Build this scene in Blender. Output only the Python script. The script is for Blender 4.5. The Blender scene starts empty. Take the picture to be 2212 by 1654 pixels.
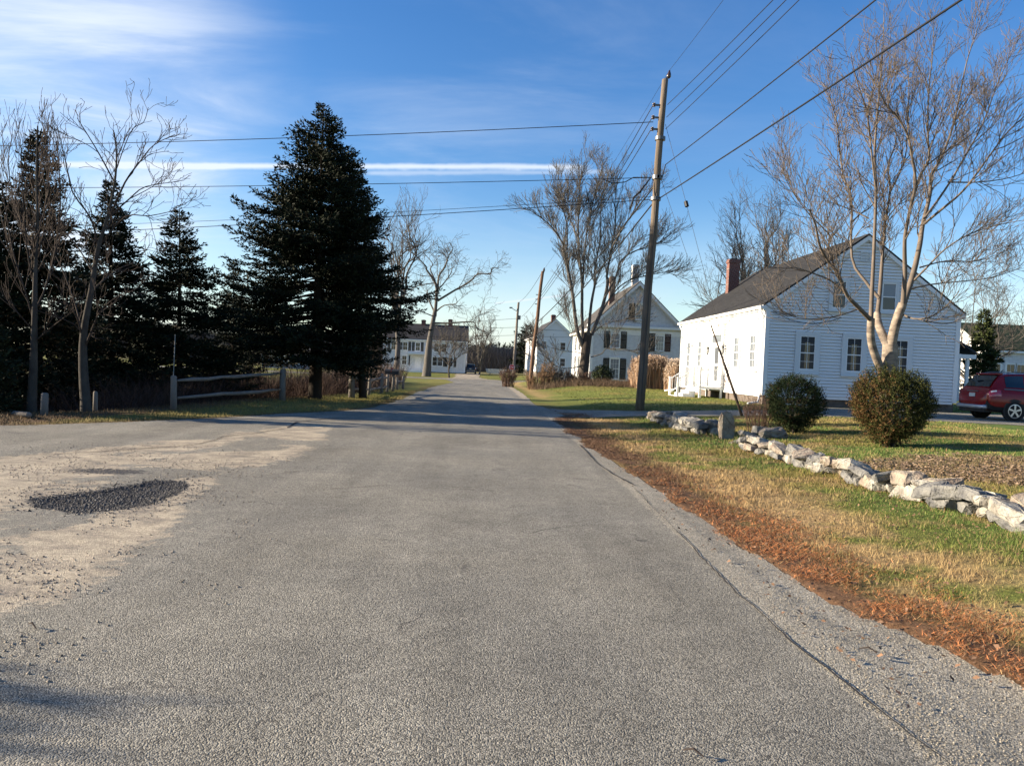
import bpy, bmesh, math, random
import numpy as np
from mathutils import Vector, Matrix
R = math.radians
S = bpy.context.scene
COL = S.collection
# ------------------------------------------------------------------ camera
W0, H0, F0 = 2212.0, 1654.0, 1640.0
CX, CY = W0/2, H0/2
VPX, VPY, ROLL = 1055.0, 785.0, 2.5
EYE = Vector((0, 0, 1.6))
_y = Vector((VPX-CX, -(VPY-CY), -F0))
_s, _c = math.sin(R(ROLL)), math.cos(R(ROLL))
_t = (_y.x*_s + _y.y*_c)/F0
_z = Vector((_s, _c, _t)).normalized(); _y.normalize()
_x = _y.cross(_z)
MC = Matrix((_x, _y, _z))                      # camera -> world
cam = bpy.data.objects.new('camera', bpy.data.cameras.new('camera'))
COL.objects.link(cam); S.camera = cam
cam.matrix_world = Matrix.Translation(EYE) @ MC.to_4x4()
cam.data.sensor_width = 36; cam.data.lens = F0/W0*36
cam.data.clip_start = 0.05; cam.data.clip_end = 5000
def ray(u, v): return MC @ Vector((u-CX, -(v-CY), -F0))
def at(u, v, Y):
    d = ray(u, v); return EYE + d*(Y/d.y)
# ------------------------------------------------------------------ light
SUN_EL = 16
SUN_AZ = 4.5                                    # degrees from -X towards +Y
sd = Vector((-math.cos(R(SUN_EL))*math.cos(R(SUN_AZ)), math.cos(R(SUN_EL))*math.sin(R(SUN_AZ)), math.sin(R(SUN_EL))))
sun = bpy.data.objects.new('sun', bpy.data.lights.new('sun', 'SUN'))
COL.objects.link(sun)
sun.data.energy = 5.0; sun.data.angle = R(0.55); sun.data.color = (1.0, 0.85, 0.66)
sun.rotation_euler = sd.to_track_quat('Z', 'Y').to_euler()
S.view_settings.view_transform = 'Standard'; S.view_settings.look = 'None'
S.view_settings.exposure = 1.55; S.view_settings.gamma = 1.0
wd = bpy.data.worlds.new('World'); S.world = wd; wd.use_nodes = True
def world():
    nt = wd.node_tree; N = nt.nodes; L = nt.links
    bg = N['Background']; bg.inputs[1].default_value = 0.074
    sky = N.new('ShaderNodeTexSky'); sky.sky_type = 'NISHITA'; sky.sun_disc = False
    sky.sun_elevation = R(SUN_EL); sky.sun_rotation = math.atan2(sd.x, sd.y)
    sky.air_density = 1.0; sky.dust_density = 0.35; sky.ozone_density = 2.2; sky.altitude = 50
    tc = N.new('ShaderNodeTexCoord')
    def m(op, a, b=None, c=None, cl=False):
        n = N.new('ShaderNodeMath'); n.operation = op; n.use_clamp = cl
        for i, v in enumerate((a, b, c)):
            if v is None: continue
            if isinstance(v, (int, float)): n.inputs[i].default_value = v
            else: L.new(v, n.inputs[i])
        return n.outputs[0]
    def dot(v, w):
        n = N.new('ShaderNodeVectorMath'); n.operation = 'DOT_PRODUCT'
        L.new(v, n.inputs[0]); n.inputs[1].default_value = w; return n.outputs['Value']
    def ss(x, a, b):
        n = N.new('ShaderNodeMapRange'); n.interpolation_type = 'SMOOTHSTEP'
        L.new(x, n.inputs[0]); n.inputs[1].default_value = a; n.inputs[2].default_value = b; return n.outputs[0]
    def noise(v, sc, det=6, rough=.55, dist=0):
        n = N.new('ShaderNodeTexNoise'); L.new(v, n.inputs['Vector']); n.inputs['Scale'].default_value = sc
        n.inputs['Detail'].default_value = det; n.inputs['Roughness'].default_value = rough; n.inputs['Distortion'].default_value = dist
        return n.outputs['Fac']
    D = tc.outputs['Generated']
    sep = N.new('ShaderNodeSeparateXYZ'); L.new(D, sep.inputs[0])
    zz = m('ADD', m('MAXIMUM', sep.outputs[2], 0.0), 0.12)
    px = m('DIVIDE', sep.outputs[0], zz); py = m('DIVIDE', sep.outputs[1], zz)
    cmb = N.new('ShaderNodeCombineXYZ'); L.new(px, cmb.inputs[0]); L.new(m('MULTIPLY', py, .32), cmb.inputs[1])
    P = cmb.outputs[0]
    mp = N.new('ShaderNodeMapping'); L.new(P, mp.inputs[0]); mp.inputs['Rotation'].default_value = (0, 0, R(-24)); mp.inputs['Scale'].default_value = (.5, 3.0, 1)
    n1 = noise(mp.outputs[0], 1.6, 8, .6, .6); n2 = noise(P, .8, 4, .5)
    # cirrus bank high on the left
    c1 = ray(60, 120).normalized(); c2 = ray(130, 290).normalized(); c3 = ray(900, 150).normalized()
    w1 = ss(dot(D, c1), .955, .998)
    w2 = ss(dot(D, c2), .975, .999)
    w3 = ss(dot(D, c3), .93, .995)
    cir = m('MULTIPLY', w1, ss(m('ADD', n1, m('MULTIPLY', n2, .5)), .5, .95))
    cir = m('ADD', m('MULTIPLY', cir, .52), m('MULTIPLY', w2, m('MULTIPLY', ss(n1, .42, .62), .36)))
    cir = m('ADD', cir, m('MULTIPLY', w3, m('MULTIPLY', ss(n1, .46, .9), .2)))
    # thin veil everywhere, thicker low on the left where the sun stands
    veil = m('MULTIPLY', ss(n1, .42, .9), .10)
    low = m('MULTIPLY', ss(sep.outputs[2], .22, .0), m('ADD', .30, m('MULTIPLY', ss(n2, .4, .62), .30)))
    tot = m('ADD', m('ADD', cir, veil), low)
    # contrails: great circles through two directions
    def trail(a, b, wd_, amp, br=.004):
        A = ray(*a).normalized(); B = ray(*b).normalized(); nn = A.cross(B).normalized()
        mid = (A+B).normalized(); tan = nn.cross(mid).normalized()
        al = dot(D, tan); hf = abs(A.dot(tan))
        q = noise(D, 11, 4, .6); q2 = noise(D, 30, 3, .6)
        dd = m('ABSOLUTE', m('ADD', dot(D, nn), m('MULTIPLY', m('SUBTRACT', q, .5), br)))
        dd = m('DIVIDE', dd, m('ADD', .5, m('MULTIPLY', q2, 1.6)))
        t = m('MULTIPLY', ss(dd, wd_*1.2, wd_*.05), ss(m('ABSOLUTE', al), hf, hf*.9))
        return m('MULTIPLY', m('MULTIPLY', t, amp), ss(dot(D, mid), 0, .1))
    tot = m('ADD', tot, trail((60, 357), (1290, 361), .0034, .8))
    tot = m('ADD', tot, trail((780, 374), (1330, 371), .003, .35))
    tot = m('ADD', tot, trail((1065, 656), (1235, 636), .0014, .4, .001))
    tot = m('MINIMUM', tot, .92)
    mix = N.new('ShaderNodeMixRGB'); L.new(tot, mix.inputs[0])
    hs = N.new('ShaderNodeHueSaturation'); hs.inputs['Saturation'].default_value = 1.33; hs.inputs['Value'].default_value = 1.0; hs.inputs['Hue'].default_value = .512
    L.new(sky.outputs[0], hs.inputs['Color']); L.new(hs.outputs[0], mix.inputs[1])
    mix.inputs[2].default_value = (4.3, 4.7, 5.3, 1)
    L.new(mix.outputs[0], bg.inputs[0])
world()
# ------------------------------------------------------------------ helpers
def tag(o, label=None, cat=None, group=None, kind=None):
    if label: o['label'] = label
    if cat: o['category'] = cat
    if group: o['group'] = group
    if kind: o['kind'] = kind
    return o
def empty(name, loc=(0, 0, 0), rz=0, label=None, cat=None, group=None):
    o = bpy.data.objects.new(name, None); COL.objects.link(o)
    o.location = loc; o.rotation_euler = (0, 0, rz); o.empty_display_size = .2
    return tag(o, label, cat, group)
MATS = {}
def mat(name, col, rough=.8, spec=.3, metal=0, noise=None, bump=None, attr=None, emit=None, coat=0, trans=0):
    """noise = (scale, contrast, second colour or None, stretch xyz); bump = (scale, strength, distance)"""
    if name in MATS: return MATS[name]
    m = bpy.data.materials.new(name); m.use_nodes = True; MATS[name] = m
    nt = m.node_tree; N = nt.nodes; L = nt.links; b = N['Principled BSDF']
    b.inputs['Roughness'].default_value = rough; b.inputs['Specular IOR Level'].default_value = spec
    b.inputs['Metallic'].default_value = metal; b.inputs['Coat Weight'].default_value = coat
    b.inputs['Base Color'].default_value = (*col, 1)
    src = None
    if attr:
        a = N.new('ShaderNodeVertexColor'); a.layer_name = attr; src = a.outputs[0]
    tc = N.new('ShaderNodeTexCoord')
    def nz(scale, stretch=(1, 1, 1), det=5, rg=.6):
        mp = N.new('ShaderNodeMapping'); mp.inputs['Scale'].default_value = stretch
        L.new(tc.outputs['Object'], mp.inputs[0])
        n = N.new('ShaderNodeTexNoise'); n.inputs['Scale'].default_value = scale; n.inputs['Detail'].default_value = det
        n.inputs['Roughness'].default_value = rg; L.new(mp.outputs[0], n.inputs['Vector']); return n.outputs['Fac']
    if noise:
        sc, con, c2 = noise[0], noise[1], noise[2]; st = noise[3] if len(noise) > 3 else (1, 1, 1)
        f = nz(sc, st)
        mr = N.new('ShaderNodeMapRange'); L.new(f, mr.inputs[0]); mr.inputs[1].default_value = .5-con*.5; mr.inputs[2].default_value = .5+con*.5
        mx = N.new('ShaderNodeMixRGB'); L.new(mr.outputs[0], mx.inputs[0])
        if src:
            d = N.new('ShaderNodeMixRGB'); d.blend_type = 'MULTIPLY'; d.inputs[0].default_value = 1
            L.new(src, d.inputs[1]); d.inputs[2].default_value = (*c2, 1)
            L.new(src, mx.inputs[1]); L.new(d.outputs[0], mx.inputs[2])
        else:
            mx.inputs[1].default_value = (*col, 1); mx.inputs[2].default_value = (*c2, 1)
        src = mx.outputs[0]
    if src: L.new(src, b.inputs['Base Color'])
    if bump:
        f = nz(bump[0], bump[3] if len(bump) > 3 else (1, 1, 1))
        bp = N.new('ShaderNodeBump'); bp.inputs['Strength'].default_value = bump[1]; bp.inputs['Distance'].default_value = bump[2]
        L.new(f, bp.inputs['Height']); L.new(bp.outputs[0], b.inputs['Normal'])
    if emit:
        b.inputs['Emission Color'].default_value = (*emit[0], 1); b.inputs['Emission Strength'].default_value = emit[1]
    return m
def link_mesh(name, V, F, mats, parent=None, mi=None, smooth=False, col=None, loc=None):
    me = bpy.data.meshes.new(name)
    V = np.asarray(V, dtype=np.float32).reshape(-1, 3)
    if isinstance(F, np.ndarray):
        n, k = F.shape
        me.vertices.add(len(V)); me.vertices.foreach_set('co', V.ravel())
        me.loops.add(n*k); me.loops.foreach_set('vertex_index', F.astype(np.int32).ravel())
        me.polygons.add(n); me.polygons.foreach_set('loop_start', np.arange(0, n*k, k, dtype=np.int32))
        me.polygons.foreach_set('loop_total', np.full(n, k, dtype=np.int32))
        me.update(calc_edges=True)
    else:
        me.from_pydata([tuple(map(float, v)) for v in V], [], F); me.update()
    for m in (mats if isinstance(mats, (list, tuple)) else [mats]): me.materials.append(m)
    if mi is not None: me.polygons.foreach_set('material_index', np.asarray(mi, dtype=np.int32))
    if smooth: me.polygons.foreach_set('use_smooth', np.ones(len(me.polygons), dtype=bool))
    if col is not None:
        a = me.color_attributes.new('c', 'FLOAT_COLOR', 'POINT')
        c4 = np.ones((len(V), 4), dtype=np.float32); c4[:, :3] = col
        a.data.foreach_set('color', c4.ravel())
    o = bpy.data.objects.new(name, me); COL.objects.link(o)
    if parent is not None: o.parent = parent
    if loc is not None: o.location = loc
    return o
class MB:
    def __init__(s): s.v = []; s.f = []; s.mi = []; s.cm = 0
    def add(s, V, F):
        n = len(s.v); s.v += [tuple(v) for v in V]
        for f in F: s.f.append(tuple(i+n for i in f)); s.mi.append(s.cm)
    def box(s, a, b):
        x0, y0, z0 = a; x1, y1, z1 = b
        s.add([(x0,y0,z0),(x1,y0,z0),(x1,y1,z0),(x0,y1,z0),(x0,y0,z1),(x1,y0,z1),(x1,y1,z1),(x0,y1,z1)],
              [(3,2,1,0),(4,5,6,7),(0,1,5,4),(1,2,6,5),(2,3,7,6),(3,0,4,7)])
    def fbox(s, F, a0, a1, z0, z1, d0, d1):
        o, u, n = F
        P = lambda a, d, z: o+u*a+n*d+Vector((0, 0, z))
        s.add([P(a0,d1,z0),P(a1,d1,z0),P(a1,d0,z0),P(a0,d0,z0),P(a0,d1,z1),P(a1,d1,z1),P(a1,d0,z1),P(a0,d0,z1)],
              [(3,2,1,0),(4,5,6,7),(0,1,5,4),(1,2,6,5),(2,3,7,6),(3,0,4,7)])
    def tube(s, pts, rad, k=8, cap=True, sq=None):
        pts = [Vector(p) for p in pts]
        if isinstance(rad, (int, float)): rad = [rad]*len(pts)
        V = []; F = []
        d0 = (pts[1]-pts[0]).normalized(); ref = Vector((0, 0, 1)) if abs(d0.z) < .9 else Vector((1, 0, 0))
        a = d0.cross(ref).normalized()
        for i, p in enumerate(pts):
            d = (pts[min(i+1, len(pts)-1)]-pts[max(i-1, 0)]).normalized()
            a = (a-d*a.dot(d)).normalized(); b = d.cross(a)
            for j in range(k):
                t = 2*math.pi*(j+.5)/k
                V.append(p+(a*math.cos(t)+b*math.sin(t))*rad[i])
        for i in range(len(pts)-1):
            for j in range(k):
                F.append((i*k+j, i*k+(j+1) % k, (i+1)*k+(j+1) % k, (i+1)*k+j))
        if cap:
            F.append(tuple(range(k-1, -1, -1))); F.append(tuple((len(pts)-1)*k+j for j in range(k)))
        s.add(V, F)
    def build(s, name, mats, parent=None, smooth=False, bevel=0, recalc=True):
        o = link_mesh(name, s.v, s.f, mats, parent, s.mi, smooth)
        if recalc:
            bm = bmesh.new(); bm.from_mesh(o.data); bmesh.ops.recalc_face_normals(bm, faces=bm.faces); bm.to_mesh(o.data); bm.free()
        if bevel:
            b = o.modifiers.new('bevel', 'BEVEL'); b.width = bevel; b.segments = 2; b.limit_method = 'ANGLE'
        return o
def sm(x, a, b):
    t = np.clip((np.asarray(x, dtype=float)-a)/(b-a), 0, 1); return t*t*(3-2*t)
def vn(x, y, sc=1.0, seed=0):
    x = np.asarray(x, dtype=float)/sc; y = np.asarray(y, dtype=float)/sc
    xi = np.floor(x).astype(np.int64); yi = np.floor(y).astype(np.int64); fx = x-xi; fy = y-yi
    fx = fx*fx*(3-2*fx); fy = fy*fy*(3-2*fy)
    def h(a, b):
        n = (a*374761393+b*668265263+seed*1442695041) & 0xffffffff
        n = ((n ^ (n >> 13))*1274126177) & 0xffffffff
        return ((n ^ (n >> 16)) & 0xffff)/65535.0
    return (h(xi, yi)*(1-fx)+h(xi+1, yi)*fx)*(1-fy)+(h(xi, yi+1)*(1-fx)+h(xi+1, yi+1)*fx)*fy
def fbm(x, y, sc=1.0, seed=0, o=4):
    s = 0; a = .5; t = 0
    for i in range(o): s = s+a*vn(x, y, sc/2**i, seed+i*17); t += a; a *= .5
    return s/t
# ------------------------------------------------------------------ ground shape
def fence_x(y): return np.interp(y, [15, 20, 27, 31, 42, 70], [-9.2, -8.3, -7.3, -5.6, -4.4, -6.5])
def Hh(x, y):
    x = np.asarray(x, dtype=float); y = np.asarray(y, dtype=float)
    base = -.6*sm(y, 38, 92)+.25*sm(y, 108, 132)+.25*sm(y, 150, 220)
    tr = .37-.05*sm(y, 55, 75)-.2*sm(y, 62, 74)-.55*sm(y, 76, 104)+.30*sm(y, 106, 126)
    k = sm(x, 2.6, 12)*.85+sm(x, 2.3, 5)*.15
    kf = sm(x, 2.3, 7)
    far = sm(y, 26, 40)
    k = k*(1-far)+kf*far
    h = base*(1-k)+tr*k
    h = h+.07*sm(x, 2.3, 3.4)*sm(y, 44, 30)*(1-sm(x, 5, 9))*0
    u = fence_x(y)-x-.6
    h = h-.75*sm(u, 0, 5.5)*sm(y, 16.5, 21)*sm(y, 78, 60)
    h = h+.03*(fbm(x, y, 3.0, 5)-.5)*sm(np.abs(x+.8), 3.4, 5)*sm(y, 3, 8)
    return h
def H(x, y): return float(Hh(x, y))
def ground_pt(u, v, it=12):
    Y = 20.0; d = ray(u, v)
    lo, hi = 1.0, 400.0
    for _ in range(40):
        md = (lo+hi)/2; p = EYE+d*(md/d.y)
        if p.z > H(p.x, p.y): lo = md
        else: hi = md
    return EYE+d*(lo/d.y)
def redge(y):   # right edge of gravel shoulder
    return np.interp(y, [0, 3.2, 4.2, 5.3, 7.1, 10.6, 16, 23, 24.5, 27, 31, 45, 80, 93, 98], [3.6, 3.25, 2.95, 2.6, 2.5, 2.36, 2.12, 2.1, 2.6, 2.5, 2.0, 2.0, 2.1, 3.2, 7]) + .13*(vn(y, y*0, .9, 3)-.5) + .08*(vn(y, y*0, .23, 8)-.5)
def ledge(y):   # left edge of pavement
    return np.interp(y, [0, 12, 14.2, 14.7, 16.8, 18.5, 20.5, 22.5, 25, 31, 45, 80, 93, 98], [-60, -60, -40, -9.5, -7.6, -6.6, -5.6, -4.4, -3.7, -3.45, -3.5, -3.6, -5, -9]) + .2*(vn(y, y*0, 1.3, 4)-.5)
# ground colours (real colours of grass, dry grass, litter, mulch)
GREEN = np.array((.13, .15, .035)); LUSH = np.array((.095, .145, .035)); TAN = np.array((.34, .235, .115)); OLIVE = np.array((.19, .165, .05))
LEAF = np.array((.135, .08, .048)); NEEDLE = np.array((.26, .12, .055)); MULCH = np.array((.22, .155, .10)); DUFF = np.array((.11, .075, .04))
def mixc(a, b, t): t = np.clip(t, 0, 1)[..., None]; return a*(1-t)+b*t
def ground_col(x, y):
    x = np.asarray(x, dtype=float); y = np.asarray(y, dtype=float)
    n = fbm(x, y, 1.6, 11); n2 = fbm(x, y, .5, 12, 3); n3 = fbm(x, y, 5, 13, 3)
    d = x-redge(y)
    c = mixc(np.broadcast_to(GREEN, x.shape+(3,)).copy(), OLIVE, sm(n, .42, .66)*.9)
    # verge
    near = sm(y, 30, 22)
    tan = sm(d, .35, .8)*sm(d, 2.3, 1.3)*near*sm(n2*.6+n*.4, .34, .5)
    c = mixc(c, LUSH, near*sm(d, 1.8, 3.0)*sm(n, .62, .42)*.9)
    c = mixc(c, TAN, tan*.92)
    c = mixc(c, TAN*.8, near*sm(d, 1.2, 2.0)*sm(n2, .56, .7)*.6)
    lf = sm(d+.5*(n2-.5), .75+.25*sm(y, 6, 12), .35)*sm(y, 34, 26)
    c = mixc(c, LEAF, lf*(.55+.45*sm(n2, .3, .55)))
    c = mixc(c, np.array((.13, .075, .042)), lf*sm(d+.4*(n-.5), .42, .15)*sm(y, 16, 9))
    mu = sm(((x-8.6)/2.6)**2+((y-12.0)/1.7)**2+(n2-.5)*1.4, 1.3, .6)
    c = mixc(c, MULCH*.8, mu*.7)
    # left side
    left = sm(x, -3.2, -3.8)
    u = fence_x(y)-x
    c = mixc(c, OLIVE*.95+np.array((.03, .03, 0)), left*sm(u, .5, -.5)*.6)
    c = mixc(c, DUFF, left*sm(u+1.5*(n-.5), -.1, 1.6)*sm(y, 80, 55)*.9)
    le = left*sm(ledge(y)-x+.4*(n2-.5), .6, .15)*sm(y, 60, 50)
    c = mixc(c, DUFF*1.1, le*.8)
    fr = sm(x, 2, 3)*sm(y, 33, 40)*sm(d+.8*(n2-.5), 1.6, .6)*sm(y, 100, 90)
    c = mixc(c, np.array((.33, .23, .10)), fr)
    c = mixc(c, np.array((.17, .15, .07)), sm(y, 120, 150)*.9)
    c = c*(.78+.44*n3)[..., None]
    return c
def grid_axis(segs):
    out = []
    for a, b, st in segs:
        n = max(1, int(round((b-a)/st))); out += list(np.linspace(a, b, n, endpoint=False))
    out.append(segs[-1][1]); return np.array(out)
def sheet(name, xs, ys, zf, material, mask=None, colf=None, smooth=True, extra=None):
    X, Y = np.meshgrid(xs, ys); Z = zf(X, Y)
    V = np.stack([X, Y, Z], -1).reshape(-1, 3); nx, ny = len(xs), len(ys)
    i = np.arange((ny-1)*(nx-1)); r = i//(nx-1); c = i % (nx-1); a = r*nx+c
    F = np.stack([a, a+1, a+nx+1, a+nx], -1)
    if mask is not None:
        mk = mask(X, Y).reshape(-1); F = F[(mk[F].sum(1) >= 3)]
    col = colf(X, Y).reshape(-1, 3) if colf else None
    return link_mesh(name, V, F, material, None, None, smooth, col)
# ------------------------------------------------------------------ ground, road
def m_ground():
    m = bpy.data.materials.new('ground'); m.use_nodes = True; nt = m.node_tree; N = nt.nodes; L = nt.links; b = N['Principled BSDF']
    a = N.new('ShaderNodeVertexColor'); a.layer_name = 'c'
    g = N.new('ShaderNodeNewGeometry')
    def nz(s, d=5, st=(1, 1, 1), r=.7):
        mp = N.new('ShaderNodeMapping'); mp.inputs['Scale'].default_value = st; L.new(g.outputs['Position'], mp.inputs[0])
        n = N.new('ShaderNodeTexNoise'); n.inputs['Scale'].default_value = s; n.inputs['Detail'].default_value = d; n.inputs['Roughness'].default_value = r
        L.new(mp.outputs[0], n.inputs['Vector']); return n.outputs['Fac']
    f = nz(14, 8); mr = N.new('ShaderNodeMapRange'); L.new(f, mr.inputs[0]); mr.inputs[1].default_value = .3; mr.inputs[2].default_value = .7; mr.inputs[3].default_value = .55; mr.inputs[4].default_value = 1.45
    f2 = nz(.9, 5); mr2 = N.new('ShaderNodeMapRange'); L.new(f2, mr2.inputs[0]); mr2.inputs[1].default_value = .3; mr2.inputs[2].default_value = .7; mr2.inputs[3].default_value = .75; mr2.inputs[4].default_value = 1.25
    mu = N.new('ShaderNodeMath'); mu.operation = 'MULTIPLY'; L.new(mr.outputs[0], mu.inputs[0]); L.new(mr2.outputs[0], mu.inputs[1])
    vm = N.new('ShaderNodeVectorMath'); vm.operation = 'SCALE'; L.new(a.outputs[0], vm.inputs[0]); L.new(mu.outputs[0], vm.inputs['Scale'])
    L.new(vm.outputs[0], b.inputs['Base Color']); b.inputs['Roughness'].default_value = .95; b.inputs['Specular IOR Level'].default_value = .1
    bp = N.new('ShaderNodeBump'); bp.inputs['Strength'].default_value = .9; bp.inputs['Distance'].default_value = .03
    L.new(nz(22, 6), bp.inputs['Height']); L.new(bp.outputs[0], b.inputs['Normal'])
    return m
xs = grid_axis([(-900, -200, 50), (-200, -60, 10), (-60, -16, 1.0), (-16, -3, .2), (-3, 2, .5), (2, 11, .09), (11, 24, .3), (24, 60, 2), (60, 200, 10), (200, 900, 50)])
ys = grid_axis([(-200, -10, 10), (-10, 2, .6), (2, 20, .09), (20, 45, .22), (45, 110, .6), (110, 180, 2), (180, 400, 10), (400, 2000, 100)])
def road_mask(X, Y):
    main = (X < redge(Y)) & (X > ledge(Y)) & (Y < 98.5)
    cross = (Y > 94) & (Y < 101.0+.4*vn(X, X*0, 3, 7)) & (X > -90) & (X < 90)
    return main | cross
def zg(X, Y):
    z = Hh(X, Y)
    inside = (X < redge(Y)-.05) & (X > ledge(Y)+.6) & (Y < 98) | ((Y > 95) & (Y < 100))
    dw = (X > 1.5) & drive_mask(X, Y, .3)
    return np.where(inside | dw, z-.07, z-.004)
def drive_mask(X, Y, ins=0):
    y0 = np.interp(X, [2, 5, 11, 14, 26], [23.6, 24.6, 24.2, 23.9, 22.6]); y1 = np.interp(X, [2, 5, 10.8, 12.5, 13, 26], [28.6, 27.0, 27.2, 28.5, 31.7, 31.7])
    n = .12*(vn(X, Y, .7, 9)-.5)
    return (X > 1.9) & (X < 27) & (Y > y0+n+ins) & (Y < y1+n-ins)
gm = m_ground()
tag(sheet('ground', xs, ys, zg, gm, None, ground_col), kind='structure')
def m_road():
    m = bpy.data.materials.new('road'); m.use_nodes = True; nt = m.node_tree; N = nt.nodes; L = nt.links; b = N['Principled BSDF']
    g = N.new('ShaderNodeNewGeometry'); P = g.outputs['Position']
    at_ = N.new('ShaderNodeVertexColor'); at_.layer_name = 'c'; sp = N.new('ShaderNodeSeparateColor'); L.new(at_.outputs[0], sp.inputs[0])
    def nz(s, d=5, r=.6, st=(1, 1, 1)):
        mp = N.new('ShaderNodeMapping'); mp.inputs['Scale'].default_value = st; L.new(P, mp.inputs[0])
        n = N.new('ShaderNodeTexNoise'); n.inputs['Scale'].default_value = s; n.inputs['Detail'].default_value = d; n.inputs['Roughness'].default_value = r
        L.new(mp.outputs[0], n.inputs['Vector']); return n.outputs['Fac']
    def mr(f, a, b_, c, d, smt=False):
        n = N.new('ShaderNodeMapRange'); L.new(f, n.inputs[0])
        if smt: n.interpolation_type = 'SMOOTHSTEP'
        for i, v in enumerate((a, b_, c, d)): n.inputs[i+1].default_value = v
        return n.outputs[0]
    def mth(op, a, b_=None):
        n = N.new('ShaderNodeMath'); n.operation = op
        for i, v in enumerate((a, b_)):
            if v is None: continue
            if isinstance(v, (int, float)): n.inputs[i].default_value = v
            else: L.new(v, n.inputs[i])
        return n.outputs[0]
    def mix(f, a, b_, mode='MIX'):
        n = N.new('ShaderNodeMixRGB'); n.blend_type = mode
        if isinstance(f, (int, float)): n.inputs[0].default_value = f
        else: L.new(f, n.inputs[0])
        for i, v in ((1, a), (2, b_)):
            if isinstance(v, tuple): n.inputs[i].default_value = (*v, 1)
            else: L.new(v, n.inputs[i])
        return n.outputs[0]
    vo = N.new('ShaderNodeTexVoronoi'); L.new(P, vo.inputs['Vector']); vo.inputs['Scale'].default_value = 125
    vs = N.new('ShaderNodeSeparateColor'); L.new(vo.outputs['Color'], vs.inputs[0])
    stone = mr(vs.outputs[0], 0, 1, .42, 1.7)
    big = mth('MULTIPLY', mr(nz(.55, 5), .3, .7, .80, 1.18), mr(nz(.9, 5, .6, (1.6, .12, 1)), .35, .65, .86, 1.12))
    med = mr(nz(4, 5), .3, .7, .88, 1.12)
    k = mth('MULTIPLY', mth('MULTIPLY', mth('MULTIPLY', stone, big), med), mr(nz(38, 4, .75), .3, .7, .72, 1.28))
    asp = mix(mr(nz(.35, 3), .35, .65, 0, 1), (.195, .180, .142), (.170, .160, .132))
    gr = (.255, .232, .18)
    # gravel shoulder mask in G, sand in R, dark fresh patch in B
    brk = nz(6, 8, .7)
    sandf = mr(mth('ADD', sp.outputs[0], mr(brk, .2, .8, -.5, .5)), .38, .62, 0, 1, True)
    gravf = mr(mth('ADD', sp.outputs[1], mr(nz(9, 6, .7), .2, .8, -.35, .35)), .4, .6, 0, 1, True)
    darkf = mr(mth('ADD', sp.outputs[2], mr(nz(16, 5, .7), .2, .8, -.4, .4)), .42, .58, 0, 1, True)
    c = mix(gravf, asp, gr)
    sandc = mix(mr(nz(2.2, 10, .78, (1, 1.6, 1)), .44, .60, 0, 1), (.46, .385, .27), (.22, .185, .14))
    c = mix(mth('MULTIPLY', sandf, .82), c, sandc)
    vm = N.new('ShaderNodeVectorMath'); vm.operation = 'SCALE'; L.new(c, vm.inputs[0])
    kk = mth('ADD', 1.0, mth('MULTIPLY', mth('SUBTRACT', k, 1.0), mth('SUBTRACT', 1.0, mth('MULTIPLY', sandf, .45))))
    L.new(kk, vm.inputs['Scale'])
    c = mix(darkf, vm.outputs[0], (.035, .034, .036))
    # fine cracks
    wv = N.new('ShaderNodeTexVoronoi'); wv.feature = 'DISTANCE_TO_EDGE'; wv.inputs['Scale'].default_value = .42
    wp = N.new('ShaderNodeMapping'); L.new(P, wp.inputs[0])
    ad = N.new('ShaderNodeVectorMath'); ad.operation = 'ADD'
    nn = N.new('ShaderNodeTexNoise'); nn.inputs['Scale'].default_value = 1.5; nn.inputs['Detail'].default_value = 5; L.new(P, nn.inputs['Vector'])
    L.new(P, ad.inputs[0]); L.new(nn.outputs['Color'], ad.inputs[1]); L.new(ad.outputs[0], wv.inputs['Vector'])
    ck = mth('MULTIPLY', mr(wv.outputs['Distance'], .003, .008, 1, 0), mr(nz(.8, 3), .5, .62, 0, .75))
    c = mix(ck, c, (.04, .036, .033))
    L.new(c, b.inputs['Base Color']); b.inputs['Roughness'].default_value = .85; b.inputs['Specular IOR Level'].default_value = .35
    hgt = mth('ADD', mth('ADD', mth('MULTIPLY', vo.outputs['Distance'], -1.4), mth('MULTIPLY', nz(60, 3), 1.2)), mth('MULTIPLY', nz(6, 6), 1.5))
    bp = N.new('ShaderNodeBump'); bp.inputs['Strength'].default_value = .5; bp.inputs['Distance'].default_value = .009
    L.new(hgt, bp.inputs['Height']); L.new(bp.outputs[0], b.inputs['Normal'])
    return m
def seg_d(X, Y, pts, w=1.0):
    D = np.full(X.shape, 99.0)
    for (a, b) in zip(pts[:-1], pts[1:]):
        ax, ay = a; bx_, by = b; L2 = (bx_-ax)**2+(by-ay)**2
        t = np.clip(((X-ax)*(bx_-ax)+(Y-ay)*(by-ay))/L2, 0, 1)
        D = np.minimum(D, np.hypot(X-ax-t*(bx_-ax), Y-ay-t*(by-ay)))
    return D
def gp(u, v): p = ground_pt(u, v); return (p.x, p.y)
SANDPOLY = [gp(*p) for p in ((-200, 985), (0, 985), (150, 975), (330, 952), (470, 950), (520, 925), (640, 915), (715, 920), (715, 945), (640, 985), (480, 1030), (420, 1065), (390, 1110), (350, 1160), (270, 1190), (210, 1250), (100, 1300), (0, 1320), (-200, 1400))]
def in_poly(X, Y, P):
    c = np.zeros(X.shape, bool); n = len(P)
    for i in range(n):
        x0, y0 = P[i]; x1, y1 = P[(i+1) % n]
        k = ((y0 > Y) != (y1 > Y)) & (X < (x1-x0)*(Y-y0)/((y1-y0) if y1 != y0 else 1e-9)+x0)
        c ^= k
    return c
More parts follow.
